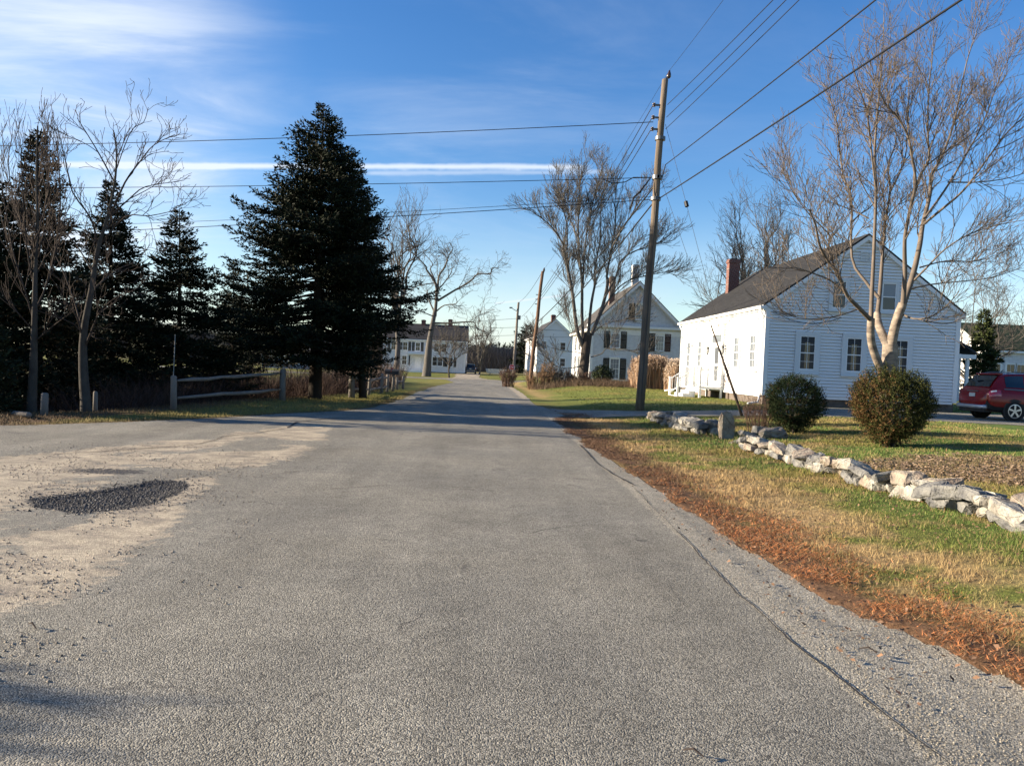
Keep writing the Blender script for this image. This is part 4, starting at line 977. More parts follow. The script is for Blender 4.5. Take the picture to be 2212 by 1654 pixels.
# left foreground bare trees
def left_tree(label, trunk, limbs, Y, r0, seed, **kw):
    b = at(*trunk[0], Y); b.z = H(b.x, Y)-.1
    T = lim(trunk, Y, r0, .022, -.3); T = (T[0], np.interp(np.linspace(0, 1, len(T[0])), [0, .04, .3, .6, 1], [r0*1.15, r0, r0*.62, r0*.3, .012])); T[0][0] = np.array(b)
    tw = [lim(l, Y, r*.62, .007, dy) for l, r, dy in limbs]
    return tree('bare_tree', label, b, [T], [(T[0][len(T[0])//3:], T[1][len(T[0])//3:])]+tw, RG(seed), mat('lichen_bark', (.075, .07, .062), .95, .1, noise=(6, .4, (.035, .032, .028), (1, 1, .5)), bump=(15, .6, .02)), TWIGD, **kw)
left_tree('forked grey barked bare tree standing nearest the pavement on the left', [z4(415, 1480), z4(400, 1280), z4(402, 1100), z4(438, 900), z4(470, 700), z4(515, 550), z4(548, 400), z4(560, 250), z4(545, 130)],
 [([z4(405, 1180), z4(440, 1090), z4(480, 1000), z4(560, 930), z4(640, 900)], .05, -1.2), ([z4(400, 1150), z4(370, 1030), z4(320, 960), z4(260, 960)], .05, -1),
  ([z4(402, 1120), z4(360, 960), z4(300, 800), z4(250, 700)], .045, 1), ([z4(470, 700), z4(440, 560), z4(350, 430), z4(320, 300), z4(275, 110)], .045, -1),
  ([z4(520, 550), z4(620, 460), z4(700, 400), z4(860, 375)], .04, 1), ([z4(530, 540), z4(600, 380), z4(680, 270), z4(740, 200), z4(840, 150)], .045, -.8),
  ([z4(480, 680), z4(600, 545), z4(720, 540), z4(860, 510)], .035, -1), ([z4(555, 330), z4(600, 200), z4(640, 120), z4(690, 90), z4(712, 20)], .02, .6),
  ([z4(550, 380), z4(480, 250), z4(420, 150), z4(370, 70)], .035, -.7), ([z4(440, 900), z4(560, 800), z4(650, 760), z4(720, 680)], .035, 1.2),
  ([z4(450, 820), z4(380, 700), z4(300, 600), z4(230, 480)], .035, .8)], 19, .12, 31, levels=3, dens=(4.2, 5.0, 3.6), length=(1.3, .7, .34), ang=(25, 55), up=(.25, .3, .2), twist=.18, rmin=.006, start=.15)
left_tree('dark trunked bare tree with many upright twigs at the far left, before a brownish spruce', [z4(150, 1480), z4(160, 1280), z4(165, 1050), z4(170, 800), z4(180, 600), z4(176, 350), z4(180, 110)],
 [([z4(165, 1050), z4(120, 900), z4(60, 700), z4(10, 400), z4(-20, 200)], .04, -1), ([z4(165, 1000), z4(230, 850), z4(280, 600), z4(290, 400), z4(270, 180)], .04, 1),
  ([z4(168, 900), z4(130, 700), z4(110, 450), z4(100, 200)], .035, -1), ([z4(175, 650), z4(220, 480), z4(230, 300), z4(215, 120)], .03, .8), ([z4(165, 1100), z4(80, 1000), z4(-40, 900)], .03, -1),
  ([z4(172, 700), z4(80, 520), z4(40, 300), z4(60, 150)], .03, 1), ([z4(160, 1150), z4(240, 1080), z4(320, 1020)], .03, -.6)],
 18.6, .11, 32, levels=3, dens=(5.2, 5., 2.8), length=(1.5, .8, .35), ang=(12, 38), up=(.6, .6, .4), twist=.10, rmin=.005, start=.1)
# ------------------------------------------------------------------ evergreens
NEEDLE_M = mat('needles', (.02, .03, .012), .75, .15, attr='c')
def spruce(label, u, vbase, Y, vtop, rad_fn, seed, crown0=.14, tr=.16, col=(.0095, .0145, .006), dens=1.0, tilt=.0, browny=0, cat='tree', cards=1.25, levelstep=.24, name='spruce_tree', utop=None, droop=.18, csz=1.0):
    b = at(u, vbase, Y); b.z = H(b.x, Y)-.1
    tp = at(utop if utop is not None else u, vtop, Y); h = tp.z-b.z; rng = RG(seed)
    root = empty(name, tuple(b), 0, label, cat)
    ax = lambda t: np.array(((tp.x-b.x)*t, 0, h*t))
    BB = mat('spruce_bark', (.028, .023, .019), .95, .05, bump=(14, .6, .03, (1, 1, .3)))
    tubes('trunk', [(np.array([ax(t) for t in (0, .02, .15, .4, .7, 1)]), np.array((tr*1.35, tr*1.05, tr*.9, tr*.6, tr*.3, .012)), 9)], BB, root)
    BB = mat('spruce_bark', (.028, .023, .019), .95, .05, bump=(14, .6, .03, (1, 1, .3)))
    BR = []; TP, TD, TS = [], [], []
    z = h*crown0
    while z < h*.985:
        t = z/h; n = max(4, int((9-4*t)*dens))
        for i in range(n):
            az = rng.uniform(0, 2*np.pi); zz = z+rng.uniform(-.5, .5)*levelstep
            ln = rad_fn(zz/h, az)*h*rng.uniform(.62, 1.07)
            if ln < .08: continue
            p0 = ax(zz/h); el = -.10+.75*max(0, t-.35)+rng.uniform(-.1, .12); m_ = 7
            d = np.array((math.cos(az), math.sin(az), el)); P = [p0]
            for j in range(m_):
                s = (j+1)/m_; e = el-droop*math.sin(s*3.1)*1.2+.55*s*s*(.6+.4*t)
                dd = np.array((math.cos(az), math.sin(az), e)); dd /= np.linalg.norm(dd); P.append(P[-1]+dd*ln/m_)
            P = np.array(P); BR.append((P, np.linspace(max(.008, ln*.011), .004, m_+1), 3))
            # side sprays
            side = np.array((-math.sin(az), math.cos(az), 0)); s = .12 if t > .45 else .30
            while s < 1:
                k = s*m_; i0 = min(int(k), m_-1); q = P[i0]*(1-(k-i0))+P[i0+1]*(k-i0); dirn = P[i0+1]-P[i0]; dirn /= np.linalg.norm(dirn)
                sl_ = min(.9, ln*.42)*(1-s)**.6*rng.uniform(.6, 1.1)+.10
                for sg in (-1, 1):
                    sd_ = dirn*.75+side*sg*.8+np.array((0, 0, rng.uniform(-.35, .25))); sd_ /= np.linalg.norm(sd_)
                    nn_ = max(2, int(sl_/.075*cards)); tt = (np.arange(nn_)+rng.random(nn_))/nn_
                    TP.append(q+sd_*(tt*sl_)[:, None]+np.array((0, 0, -.05))*(tt*tt)[:, None]); TD.append(np.repeat(sd_[None], nn_, 0)); TS.append(np.full(nn_, 1.0))
                s += .12/max(ln, .3)/cards*rng.uniform(.7, 1.3)
        z += levelstep*rng.uniform(.8, 1.15)*(1-.35*t)
    tubes('branches', BR, BB, root)
    P = np.concatenate(TP); D = np.concatenate(TD); n = len(P)
    D = D+rng.normal(size=(n, 3))*.45+np.array((0, 0, .12)); D /= np.linalg.norm(D, axis=1)[:, None]
    s = np.cross(D, rng.normal(size=(n, 3))); s /= np.linalg.norm(s, axis=1)[:, None]
    L_ = rng.uniform(.09, .19, (n, 1))*csz; W_ = rng.uniform(.018, .034, (n, 1))*csz
    V = np.stack([P, P+D*L_*.45+s*W_, P+D*L_, P+D*L_*.45-s*W_], 1).reshape(-1, 3)
    c = np.array(col)*rng.uniform(.5, 1.6, (n, 1)); 
    if browny: k = rng.random(n) < browny; c[k] = np.array((.075, .05, .025))*rng.uniform(.6, 1.4, (k.sum(), 1))
    link_mesh('needles', V, np.arange(4*n).reshape(-1, 4), NEEDLE_M, root, col=np.repeat(c, 4, 0))
    return root
def prof(keys):
    ts = [k[0] for k in keys]; rs = [k[1] for k in keys]
    ph = random.Random(len(keys)*7).random()*6
    return lambda t, az: float(np.interp(t, ts, rs))*(1+.14*math.sin(3*az+ph+9*t)+.10*math.sin(t*41+az))
# tallest spruce by the fence: uneven, fuller on the left
def big(t, az):
    r = np.interp(t, [.12, .2, .34, .5, .62, .75, .86, .94, 1], [.30, .345, .32, .27, .225, .165, .095, .04, .008])
    return r*(1+.12*math.cos(az-math.pi)*(1.0 if t < .7 else .2))*(1+.12*math.sin(2*az+t*23)+.10*math.sin(5*az+t*37))
spruce('tallest dark spruce, bare lower trunk beside the wooden rail fence', 680, 861, 28.8, 222, big, 41, crown0=.15, tr=.25, dens=1.5, droop=.15, utop=699)
def comp(t, az):
    r = np.interp(t, [.15, .25, .45, .62, .8, .93, 1], [.22, .30, .23, .165, .095, .045, .01]); return r*(1+.16*math.sin(2*az+t*19))*(1+.25*math.cos(az)*(t < .5))
spruce('shorter dark spruce crowding the right side of the tallest one', 784, 858, 30.6, 340, comp, 42, crown0=.34, tr=.15, dens=1.3, utop=762, droop=.09)
rf = prof([(.04, .24), (.2, .27), (.45, .21), (.7, .125), (.9, .045), (1, .01)])
spruce('medium spruce with a crooked open crown behind the left fence post', 388, 872, 27, 450, prof([(.04, .34), (.2, .40), (.34, .31), (.42, .24), (.62, .22), (.8, .11), (.9, .07), (1, .01)]), 43, crown0=.05, tr=.13, dens=1.25)
spruce('dark spruce directly behind the forked grey bare tree', 240, 872, 25.5, 385, rf, 44, crown0=.05, tr=.17, dens=1.5)
spruce('brown tipped spruce at the left with twigs of a bare tree before it', 82, 885, 22.5, 272, prof([(.04, .2), (.2, .22), (.5, .17), (.75, .10), (.92, .04), (1, .01)]), 45, crown0=.06, tr=.18, dens=1.5, browny=.25)
spruce('dark spruce cut by the left picture edge', -20, 885, 21.5, 385, prof([(.04, .24), (.3, .22), (.6, .16), (.85, .09), (1, .02)]), 46, crown0=.05, tr=.16, dens=1.5)
spruce('dense black green arborvitae at the bottom left edge', -45, 900, 18.2, 655, lambda t, az: float(np.interp(t, [0, .15, .5, .8, 1], [.30, .34, .30, .18, .03])), 47, crown0=.02, tr=.1, dens=2.0, cards=1.1, levelstep=.17, name='arborvitae', col=(.014, .02, .009), cat='shrub')
spruce('spruce with low skirts between the rail fence and the bare trunks', 505, 842, 36, 560, prof([(.04, .22), (.2, .26), (.5, .18), (.8, .08), (1, .01)]), 48, crown0=.04, tr=.12, dens=1.2)
# off frame spruce left of the camera whose shade reaches into the picture
spruce('spruce out of view beyond the left edge', -330, 905, 21, 470, rf, 56, crown0=.05, tr=.15, dens=.8)
spruce('olive green conifer behind the rear wing of the near house', 2126, 800, 44, 668, prof([(.05, .2), (.3, .2), (.6, .13), (.85, .09), (1, .02)]), 49, crown0=.06, tr=.1, dens=1.1, col=(.035, .045, .014), name='conifer_tree', csz=1.5)
spruce('dark conifer left of the plain white house near the stop sign', 1142, 800, 150, 700, prof([(.05, .34), (.4, .34), (.7, .28), (.9, .14), (1, .03)]), 50, crown0=.1, tr=.2, dens=.9, name='conifer_tree', csz=3.2, cards=.55, levelstep=.5)
# ------------------------------------------------------------------ shrubs
def leaf_shrub(name, label, u, v, Y, wpx, hpx, seed, n, ls, col, cat='bush', lump=.17, accent=None, egg=.0, base_w=.6):
    b = at(u, v, Y); b.z = H(b.x, Y); w = wpx*Y/F0/2; h = hpx*Y/F0; rng = RG(seed)
    root = empty(name, tuple(b), 0, label, cat)
    st = []
    for i in range(26):
        az = rng.uniform(0, 6.28); r = w*rng.uniform(.2, .8); zt = h*rng.uniform(.35, .9)
        st.append((np.array([(rng.normal()*.05, rng.normal()*.05, -.05), (math.cos(az)*r*.5, math.sin(az)*r*.5, zt*.45), (math.cos(az)*r, math.sin(az)*r, zt)]), np.array((.02, .014, .005)), 4))
    tubes('stems', st, BARKD, root)
    # clustered sprigs on a lumpy ellipsoid
    m_ = n//9; d = rng.normal(size=(m_, 3)); d /= np.linalg.norm(d, axis=1)[:, None]
    az = np.arctan2(d[:, 1], d[:, 0]); el = d[:, 2]
    lumpf = 1+lump*(vn(az*2.2+10, el*2.5+7, 1, seed)-.5)*2+lump*.7*(vn(az*6+30, el*6+9, 1, seed+3)-.5)*2
    rr = rng.uniform(.52, 1.0, m_)**.6*lumpf
    zc = .52; pw = np.where(el < 0, 1-(1-base_w)*(-el)**1.5, 1)
    C = np.stack([d[:, 0]*rr*w*pw, d[:, 1]*rr*w*pw, h*(zc+d[:, 2]*rr*(1-zc if True else .5))], -1)
    C[:, 2] = np.where(el < 0, h*(zc+d[:, 2]*rr*zc*.93), C[:, 2])
    P = np.repeat(C, 9, 0); D = np.repeat(d, 9, 0); N_ = len(P)
    up = np.array((0, 0, .6)); ax_ = D+up; ax_ /= np.linalg.norm(ax_, axis=1)[:, None]
    P = P+ax_*(np.tile(np.arange(9), m_)[:, None]*ls*.42)+rng.normal(size=(N_, 3))*ls*.35
    dr = ax_*.5+rng.normal(size=(N_, 3))*.75; dr /= np.linalg.norm(dr, axis=1)[:, None]
    s = np.cross(dr, rng.normal(size=(N_, 3))); s /= np.linalg.norm(s, axis=1)[:, None]
    L_ = ls*rng.uniform(.7, 1.3, (N_, 1)); W_ = L_*.3
    V = np.stack([P, P+dr*L_*.5+s*W_, P+dr*L_, P+dr*L_*.5-s*W_], 1).reshape(-1, 3)
    c = np.array(col)*np.repeat(rng.uniform(.6, 1.5, (m_, 1)), 9, 0)*rng.uniform(.7, 1.35, (N_, 1))
    if accent is not None:
        k = np.repeat(rng.random(m_) < accent[1](C/np.array((w, w, h))), 9); c[k] = np.array(accent[0])*rng.uniform(.6, 1.5, (k.sum(), 1))
    link_mesh('foliage', V, np.arange(4*N_).reshape(-1, 4), mat('leaves', (.05, .06, .02), .75, .12, attr='c'), root, col=np.repeat(c, 4, 0))
    return root
leaf_shrub('boxwood_bush', 'larger rounded evergreen bush with bronzed leaves low on its left, before the pale barked tree', 1918, 973, 15.3, 162, 166, 61, 80000, .027, (.036, .040, .011), accent=((.10, .055, .022), lambda q: np.clip(.15-.55*q[:, 0]+.35*(.35-q[:, 2]), 0, .75)))
leaf_shrub('boxwood_bush', 'smaller dark round evergreen bush next to the brown thorny shrub', 1714, 936, 18.4, 118, 122, 62, 42000, .029, (.019, .029, .010), accent=((.06, .04, .02), lambda q: np.full(len(q), .06)))
leaf_shrub('green_bush', 'small dark green bush at the foot of the great maple', 1300, 828, 58, 34, 32, 63, 3000, .12, (.035, .045, .02))
def twig_shrub(name, label, u, v, Y, wpx, hpx, seed, n, m, cat='shrub', rmin=.006, spread=1.0, lv=2, tall=1.0, loc=None):
    b = at(u, v, Y); b.z = H(b.x, Y); w = wpx*Y/F0/2; h = hpx*Y/F0; rng = RG(seed); L = []
    for i in range(n):
        a = rng.uniform(0, 6.28); r = w*math.sqrt(rng.random())*.55; x0, y0 = math.cos(a)*r, math.sin(a)*r
        hh = h*rng.uniform(.6, 1.05); o = spread*w*.5*rng.uniform(.2, 1)
        L.append(resample([np.array((x0, y0, -.05)), np.array((x0+math.cos(a)*o*.4, y0+math.sin(a)*o*.4, hh*.5)), np.array((x0+math.cos(a)*o+rng.normal()*.05, y0+math.sin(a)*o, hh))], rmin*2, rmin))
    root = empty(name, tuple(b), 0, label, cat)
    tw = branch_out(L, rng, levels=lv, dens=(9/h, 8/h), length=(h*.35, h*.16), ang=(25, 60), up=(.3, .2), twist=.2, rmin=rmin*.8, start=.2)
    tubes('stems', [(p, r, 3) for p, r in L+tw], m, root); return root
BROWNR = mat('red_brown_stem', (.105, .066, .048), .85, .2); BROWN = mat('brown_stem', (.17, .11, .065), .9, .15); STRAW = mat('straw_stem', (.42, .26, .15), .85, .2)
twig_shrub('barberry_shrub', 'tangled red brown leafless shrub beside the smaller round bush', 1640, 918, 18.9, 92, 78, 71, 60, BROWNR, rmin=.0035)
twig_shrub('rose_bush', 'straggly climbing rose against the stoop railing of the near house', 1578, 862, 36.6, 30, 84, 72, 26, BROWNR, rmin=.006, spread=.7)
twig_shrub('brown_shrub', 'low red brown twiggy shrub on the verge left of the roadside pole', 1097, 838, 63, 44, 38, 73, 60, BROWNR, rmin=.012)
for k, (u, v, w, h) in enumerate([(1150, 852, 40, 34), (1178, 852, 44, 52), (1205, 849, 44, 44), (1235, 844, 40, 30), (1262, 842, 40, 28)]):
    twig_shrub('bramble', ('straggling grey brown bramble at the foot of the leaning roadside pole', 'tallest bramble of the row right of the leaning roadside pole', 'bramble in the middle of the row before the plain white house', 'low bramble just left of the great maple trunk', 'low reddish bramble hiding the foot of the great maple')[k], u, v, 54, w, h, 80+k, 34, (BROWN, BROWN, TWIG, BROWNR, BROWNR)[k], rmin=.012)
twig_shrub('bare_sapling', 'small bare branching sapling before the gable of the farmhouse', 1168, 815, 66, 70, 80, 79, 12, TWIG, rmin=.016, cat='tree')
# stand of tall dry ornamental grass between the two houses
def reeds(label, u0, u1, v, Y, hpx, seed, n, colr):
    a = at(u0, v, Y); b = at(u1, v, Y); rng = RG(seed); h = hpx*Y/F0
    root = empty('ornamental_grass', ((a.x+b.x)/2, Y, H((a.x+b.x)/2, Y)), 0, label, 'tall grass'); w = (b.x-a.x)/2
    X = rng.uniform(-w, w, n); Yy = rng.uniform(-1.4, 1.4, n); hh = h*rng.uniform(.6, 1.05, n)*np.sqrt(np.clip(1.05-(X/w)**4, .2, 1)); la = rng.normal(size=(n, 2))*.10
    s = .014*(1+rng.random(n)); az = rng.uniform(0, 3.14, n); dx, dy = np.cos(az)*s, np.sin(az)*s
    tx, ty = X+la[:, 0]*hh, Yy+la[:, 1]*hh
    V = np.stack([np.stack([X-dx, Yy-dy, 0*X], -1), np.stack([X+dx, Yy+dy, 0*X], -1), np.stack([tx+dx*.5, ty+dy*.5, hh], -1), np.stack([tx-dx*.5, ty-dy*.5, hh], -1)], 1).reshape(-1, 3)
    c = np.array((.34, .225, .14))*rng.uniform(.5, 1.4, (n, 1)); C = np.repeat(c, 4, 0)
    link_mesh('stalks', V, np.arange(4*n).reshape(-1, 4), mat('blade', (.1, .1, .05)), root, col=C)
    k = rng.random(n) < .5; m_ = k.sum()*9; Px = np.repeat(tx[k], 9); Py = np.repeat(ty[k], 9); Pz = np.repeat(hh[k], 9)+rng.uniform(-.16, .2, m_)
    P = np.stack([Px, Py, Pz], -1)+rng.normal(size=(m_, 3))*np.array((.05, .05, .02)); d = rng.normal(size=(m_, 3)); d /= np.linalg.norm(d, axis=1)[:, None]; q = np.cross(d, rng.normal(size=(m_, 3))); q /= np.linalg.norm(q, axis=1)[:, None]
    V = np.stack([P, P+d*.05+q*.02, P+d*.10, P+d*.05-q*.02], 1).reshape(-1, 3)
    link_mesh('plumes', V, np.arange(4*m_).reshape(-1, 4), mat('blade', (.1, .1, .05)), root, col=np.repeat(np.array(colr)*rng.uniform(.6, 1.3, (m_, 1)), 4, 0))
reeds('tall stand of dry pink brown plume grass beside the farmhouse', 1365, 1440, 851, 52, 64, 91, 5200, (.42, .31, .22))
reeds('paler plume grass clump touching the corner of the near house', 1436, 1474, 851, 50, 60, 92, 2600, (.52, .42, .32))
sh = leaf_shrub('unseen_shadow_tree', 'unseen low round tree added beyond the left edge to shade the lower left corner', 0, 1200, 4.3, 900, 900, 65, 9000, .16, (.02, .03, .012), cat='tree')
sh.location = (-14.6, 4.3, 0); sh.scale = (.9, .46, 1.25)  # unseen tree added for its shadow, placed and scaled to fit the near corner
# brush and rank weeds behind the fences, rank stems by the ditch
def brush(name, label, x0, x1, y0, y1, n, h, colr, seed, w=.012, p=None, cat='brush', lean=.35):
    rng = RG(seed); X = rng.uniform(x0, x1, n); Y = rng.uniform(y0, y1, n)
    if p is not None: k = rng.random(n) < p(X, Y); X, Y = X[k], Y[k]; n = len(X)
    Z = Hh(X, Y)-.03; hh = h*rng.uniform(.3, 1.1, n)*(.5+fbm(X, Y, 1.5, seed)); a = rng.uniform(0, 6.28, n); ln = rng.uniform(0, lean, n)*hh; t = rng.uniform(0, 3.14, n)
    dx, dy = np.cos(t)*w, np.sin(t)*w; B = np.stack([X, Y, Z], -1); E = B+np.stack([np.cos(a)*ln, np.sin(a)*ln, hh], -1); Dv = np.stack([dx, dy, 0*dx], -1)
    M_ = (B+E)/2+rng.normal(size=(n, 3))*.05*h
    V = np.stack([B-Dv, B+Dv, M_+Dv*.7, E, M_-Dv*.7], 1).reshape(-1, 3)
    F = (np.array([(0, 1, 2, 4)])[None]+np.arange(n)[:, None, None]*5).reshape(-1, 4)
    F2 = (np.array([(4, 2, 3)])[None]+np.arange(n)[:, None, None]*5).reshape(-1, 3)
    F = [tuple(q) for q in F.tolist()]+[tuple(q) for q in F2.tolist()]
    return tag(link_mesh(name, V, F, mat('blade', (.1, .1, .05)), col=np.repeat(np.array(colr)*rng.uniform(.5, 1.5, (n, 1)), 5, 0)), label, cat, kind='stuff')
brush('brush', 'reddish brown bramble and weed tangle below the spruces behind the rail fence', -19, -4.5, 20, 38, 26000, 1.15, (.06, .036, .027), 101, w=.007, lean=1.5, p=lambda a, b: sm(fence_x(b)-a, .5, 1.4)*.95)
brush('brush', 'dry brown thicket behind the short section of rail fence', -12, -4.5, 36, 64, 14000, 1.7, (.09, .065, .05), 102, w=.014, lean=.8, p=lambda a, b: sm(fence_x(b)-a, .6, 1.6))
brush('weeds', 'straw coloured weeds along the hedge line left of the farmhouse', 2.8, 12, 50, 58, 12000, .62, (.13, .09, .058), 103, w=.007, lean=1.5, p=lambda a, b: sm(a, 2.8, 3.6)*sm(b, 50, 53)*sm(a, 12, 10))
# far off woods as one mass: trunks, twigs and a few dark tips
def woods(name, label, segs, seed, colr, conif=.0):
    rng = RG(seed); V = []; C = []
    for (x0, x1, y0, y1, h, n) in segs:
        X = rng.uniform(x0, x1, n); Y = rng.uniform(y0, y1, n); Z = Hh(X, Y)-.3
        hh = h*(.45+.75*fbm(X, Y*0+3, 9, seed))*rng.uniform(.25, 1.05, n); lean = rng.normal(size=(n, 2))*.18
        s = rng.uniform(.03, .11, n); B0 = hh*rng.uniform(0, .55, n)
        T = np.stack([X+lean[:, 0]*hh, Y+lean[:, 1]*hh, Z+hh], -1); B = np.stack([X, Y, Z+B0], -1); W = np.stack([s, 0*s, 0*s], -1)
        V.append(np.stack([B-W, B+W, T+W*.2, T-W*.2], 1).reshape(-1, 3)); C.append(np.repeat(np.array(colr)*rng.uniform(.5, 1.5, (n, 1)), 4, 0))
    V = np.concatenate(V); return tag(link_mesh(name, V, np.arange(len(V)).reshape(-1, 4), mat('blade', (.1, .1, .05)), col=np.concatenate(C)), label, 'woods', kind='stuff')
woods('woods', 'far brown leafless woods beyond the crossroads', [(-14, 16, 165, 200, 6.5, 26000), (14, 60, 175, 205, 7, 8000)], 111, (.15, .12, .10))
woods('woods', 'dim distant tree line behind the spruces on the left', [(-90, -22, 150, 185, 9, 34000)], 112, (.09, .075, .065))
k = 0
for (u, vt) in ((1028, 741), (1048, 744), (1075, 738), (1092, 741), (1104, 744), (1118, 742), (1062, 743), (1012, 742)):
    spruce('%s among the far woods past the crossroads' % ('leftmost dark treetop', 'second dark treetop from the left', 'pointed treetop left of the utility pole', 'low dark treetop behind the boat', 'short treetop near the pole', 'treetop right against the far pole', 'rounded treetop', 'small treetop behind the dark car')[k], u, 800, 190, vt, prof([(.3, .24), (.6, .2), (.8, .12), (1, .02)]), 120+k, crown0=.4, tr=.15, dens=.6, name='conifer_tree', csz=5, cards=.35, levelstep=.9); k += 1
# ------------------------------------------------------------------ utility poles and wires
POLE = mat('weathered_pole', (.22, .175, .13), .9, .15, noise=(3, .45, (.075, .06, .045), (3, 3, .22)), bump=(20, .8, .02, (1, 1, .06)))
POLE2 = mat('brown_pole', (.16, .10, .066), .9, .15, noise=(3, .5, (.12, .07, .045), (2, 2, .2)), bump=(20, .6, .02, (1, 1, .06)))
CABLE = mat('black_cable', (.012, .012, .013), .5); METAL = mat('galvanised', (.12, .125, .13), .5, .4, .6); PORC = mat('brown_insulator', (.05, .03, .025), .25, .6)
def pole(label, bp, tp, r0, r1, m):
    b = V3(bp); t = V3(tp)-b; root = empty('utility_pole', tuple(b), 0, label, 'utility pole')
    q = MB(); n = 8
    q.tube([t*(i/n)+V3((.02*math.sin(i*1.7), .02*math.cos(i*2.3), -.3 if i == 0 else 0)) for i in range(n+1)], [r0+(r1-r0)*i/n for i in range(n+1)], 14)
    q.build('post', m, root, smooth=True); return root, b, t
def spool(root, p, r=.05, h=.09):
    q = MB(); q.tube([p-V3((0, 0, h/2)), p-V3((0, 0, h*.2)), p, p+V3((0, 0, h*.2)), p+V3((0, 0, h/2))], [r, r*.9, r*.6, r*.9, r], 10)
    q.build('insulator', PORC, root, smooth=True)
def wire(label, a, b, r, sag=0, cat='wire', name='overhead_wire', n=24, mid=None, group=None):
    a = V3(a); b = V3(b); pts = []
    for i in range(n+1):
        t = i/n; p = a.lerp(b, t); p.z -= 4*sag*t*(1-t); pts.append(p-a)
    q = MB(); q.tube(pts, r, 6); o = q.build(name, CABLE, None, smooth=True); o.location = a
    return tag(o, label, cat, group)
YP = 27.5
b1 = at(1381, 886, YP); b1.z = H(b1.x, YP); t1 = at(1436, 172, YP)
P1, b1, d1v = pole('nearest tall weathered wooden utility pole by the driveway', b1, t1, .168, .112, POLE)
on1 = lambda v: b1+d1v*((at(1381, v, YP).z-b1.z)/(d1v.z))
def rel(p): return V3(p)-b1
def on1v(v):  # point of the pole axis that shows at picture row v
    best = min((abs((MC.transposed() @ (b1+d1v*t-EYE)).y/-(MC.transposed() @ (b1+d1v*t-EYE)).z*F0*-1+CY-v), t) for t in [i/800 for i in range(801)])
    return b1+d1v*best[1]
q = MB(); tt = rel(on1v(172)); q.box((tt.x+.02, tt.y-.05, tt.z-.45), (tt.x+.1, tt.y+.05, tt.z+.06)); q.build('top_bracket', METAL, P1)
q = MB(); q.tube([tt+V3((.12, 0, .05)), tt+V3((.14, 0, .12)), tt+V3((.15, 0, .2)), tt+V3((.16, 0, .34))], [.05, .085, .07, .02], 10); q.build('insulator', PORC, P1, smooth=True)
top_w = b1+tt+V3((.16, 0, .34))
rack = []
for v in (228, 255, 280):
    p = rel(on1v(v)); q = MB(); q.box((p.x-.36, p.y-.03, p.z-.03), (p.x-.10, p.y+.03, p.z+.03)); q.tube([p+V3((-.3, 0, -.09)), p+V3((-.3, 0, .09))], .014, 6); q.build('bracket', METAL, P1)
    spool(P1, p+V3((-.32, 0, 0)), .06, .11); rack.append(b1+p)
q = MB(); 
for v in (383, 384, 430, 300): 
    p = rel(on1v(v)); q.tube([p-V3((0, 0, .06)), p+V3((0, 0, .06))], .19, 14)
q.build('clamp_band', METAL, P1)
q = MB(); pv = [rel(on1v(v))+V3((.0, -.17, 0)) for v in (420, 500, 620, 740, 850)]; q.tube(pv, .018, 5); q.build('ground_wire', mat('grey_conduit', (.06, .055, .05), .7), P1)
def on_z(p0, dxx): return V3(p0)+V3((dxx, 0, 0))
# spans running overhead towards the camera side (next pole stands behind the camera)
ext = lambda a, u, v, Y, k=2.2: (lambda e: V3(a)+(e-V3(a))*k)(at(u, v, Y))
for k, (a, uv, Y, r, nm) in enumerate([(top_w, (1600, -60), 19, .006, 'thin top wire running overhead from the nearest pole top'),
    (rack[0], (1660, 0), 18, .011, 'upper of three parallel wires overhead from the nearest pole'), (rack[1], (1688, 0), 18, .011, 'middle of three parallel wires overhead from the nearest pole'),
    (rack[2], (1716, 0), 18, .011, 'lower of three parallel wires overhead from the nearest pole'), (on1v(384), (1875, 0), 14, .016, 'single black cable crossing the sky above the near house'),
    (on1v(428), (2053, 0), 12, .022, 'thickest black cable bundle crossing before the crown of the pale tree')]):
    aa = V3(a)+V3((.15, -.1, 0)) if k else V3(a)
    if k == 4:
        p1 = at(*z7(500, 905), YP-.5)
        q = MB(); q.tube([aa-aa, at(*z7(480, 980), YP-.2)-aa, p1-aa], .02, 6); o = q.build('drop_loop', CABLE, P1, smooth=True); o.location = aa-b1; aa = p1
    wire(nm, aa, ext(aa, *uv, Y), r, .12)
# spans to the left across the lane
wire('upper wire crossing the whole sky to the left of the nearest pole', on1v(265)+V3((-.3, 0, 0)), at(-900, 318, 37), .014, .35)
wire('second wire crossing the sky below the contrail', on1v(384)+V3((-.15, 0, 0)), at(-900, 400, 37), .012, .25)
wire('third wire leftward, upper of a close pair behind the tallest spruce', on1v(425)+V3((-.15, 0, 0)), at(-700, 500, 36), .008, .35)
wire('fourth wire leftward, lower of a close pair behind the tallest spruce', on1v(432)+V3((-.15, 0, 0)), at(-700, 525, 36), .013, .3)
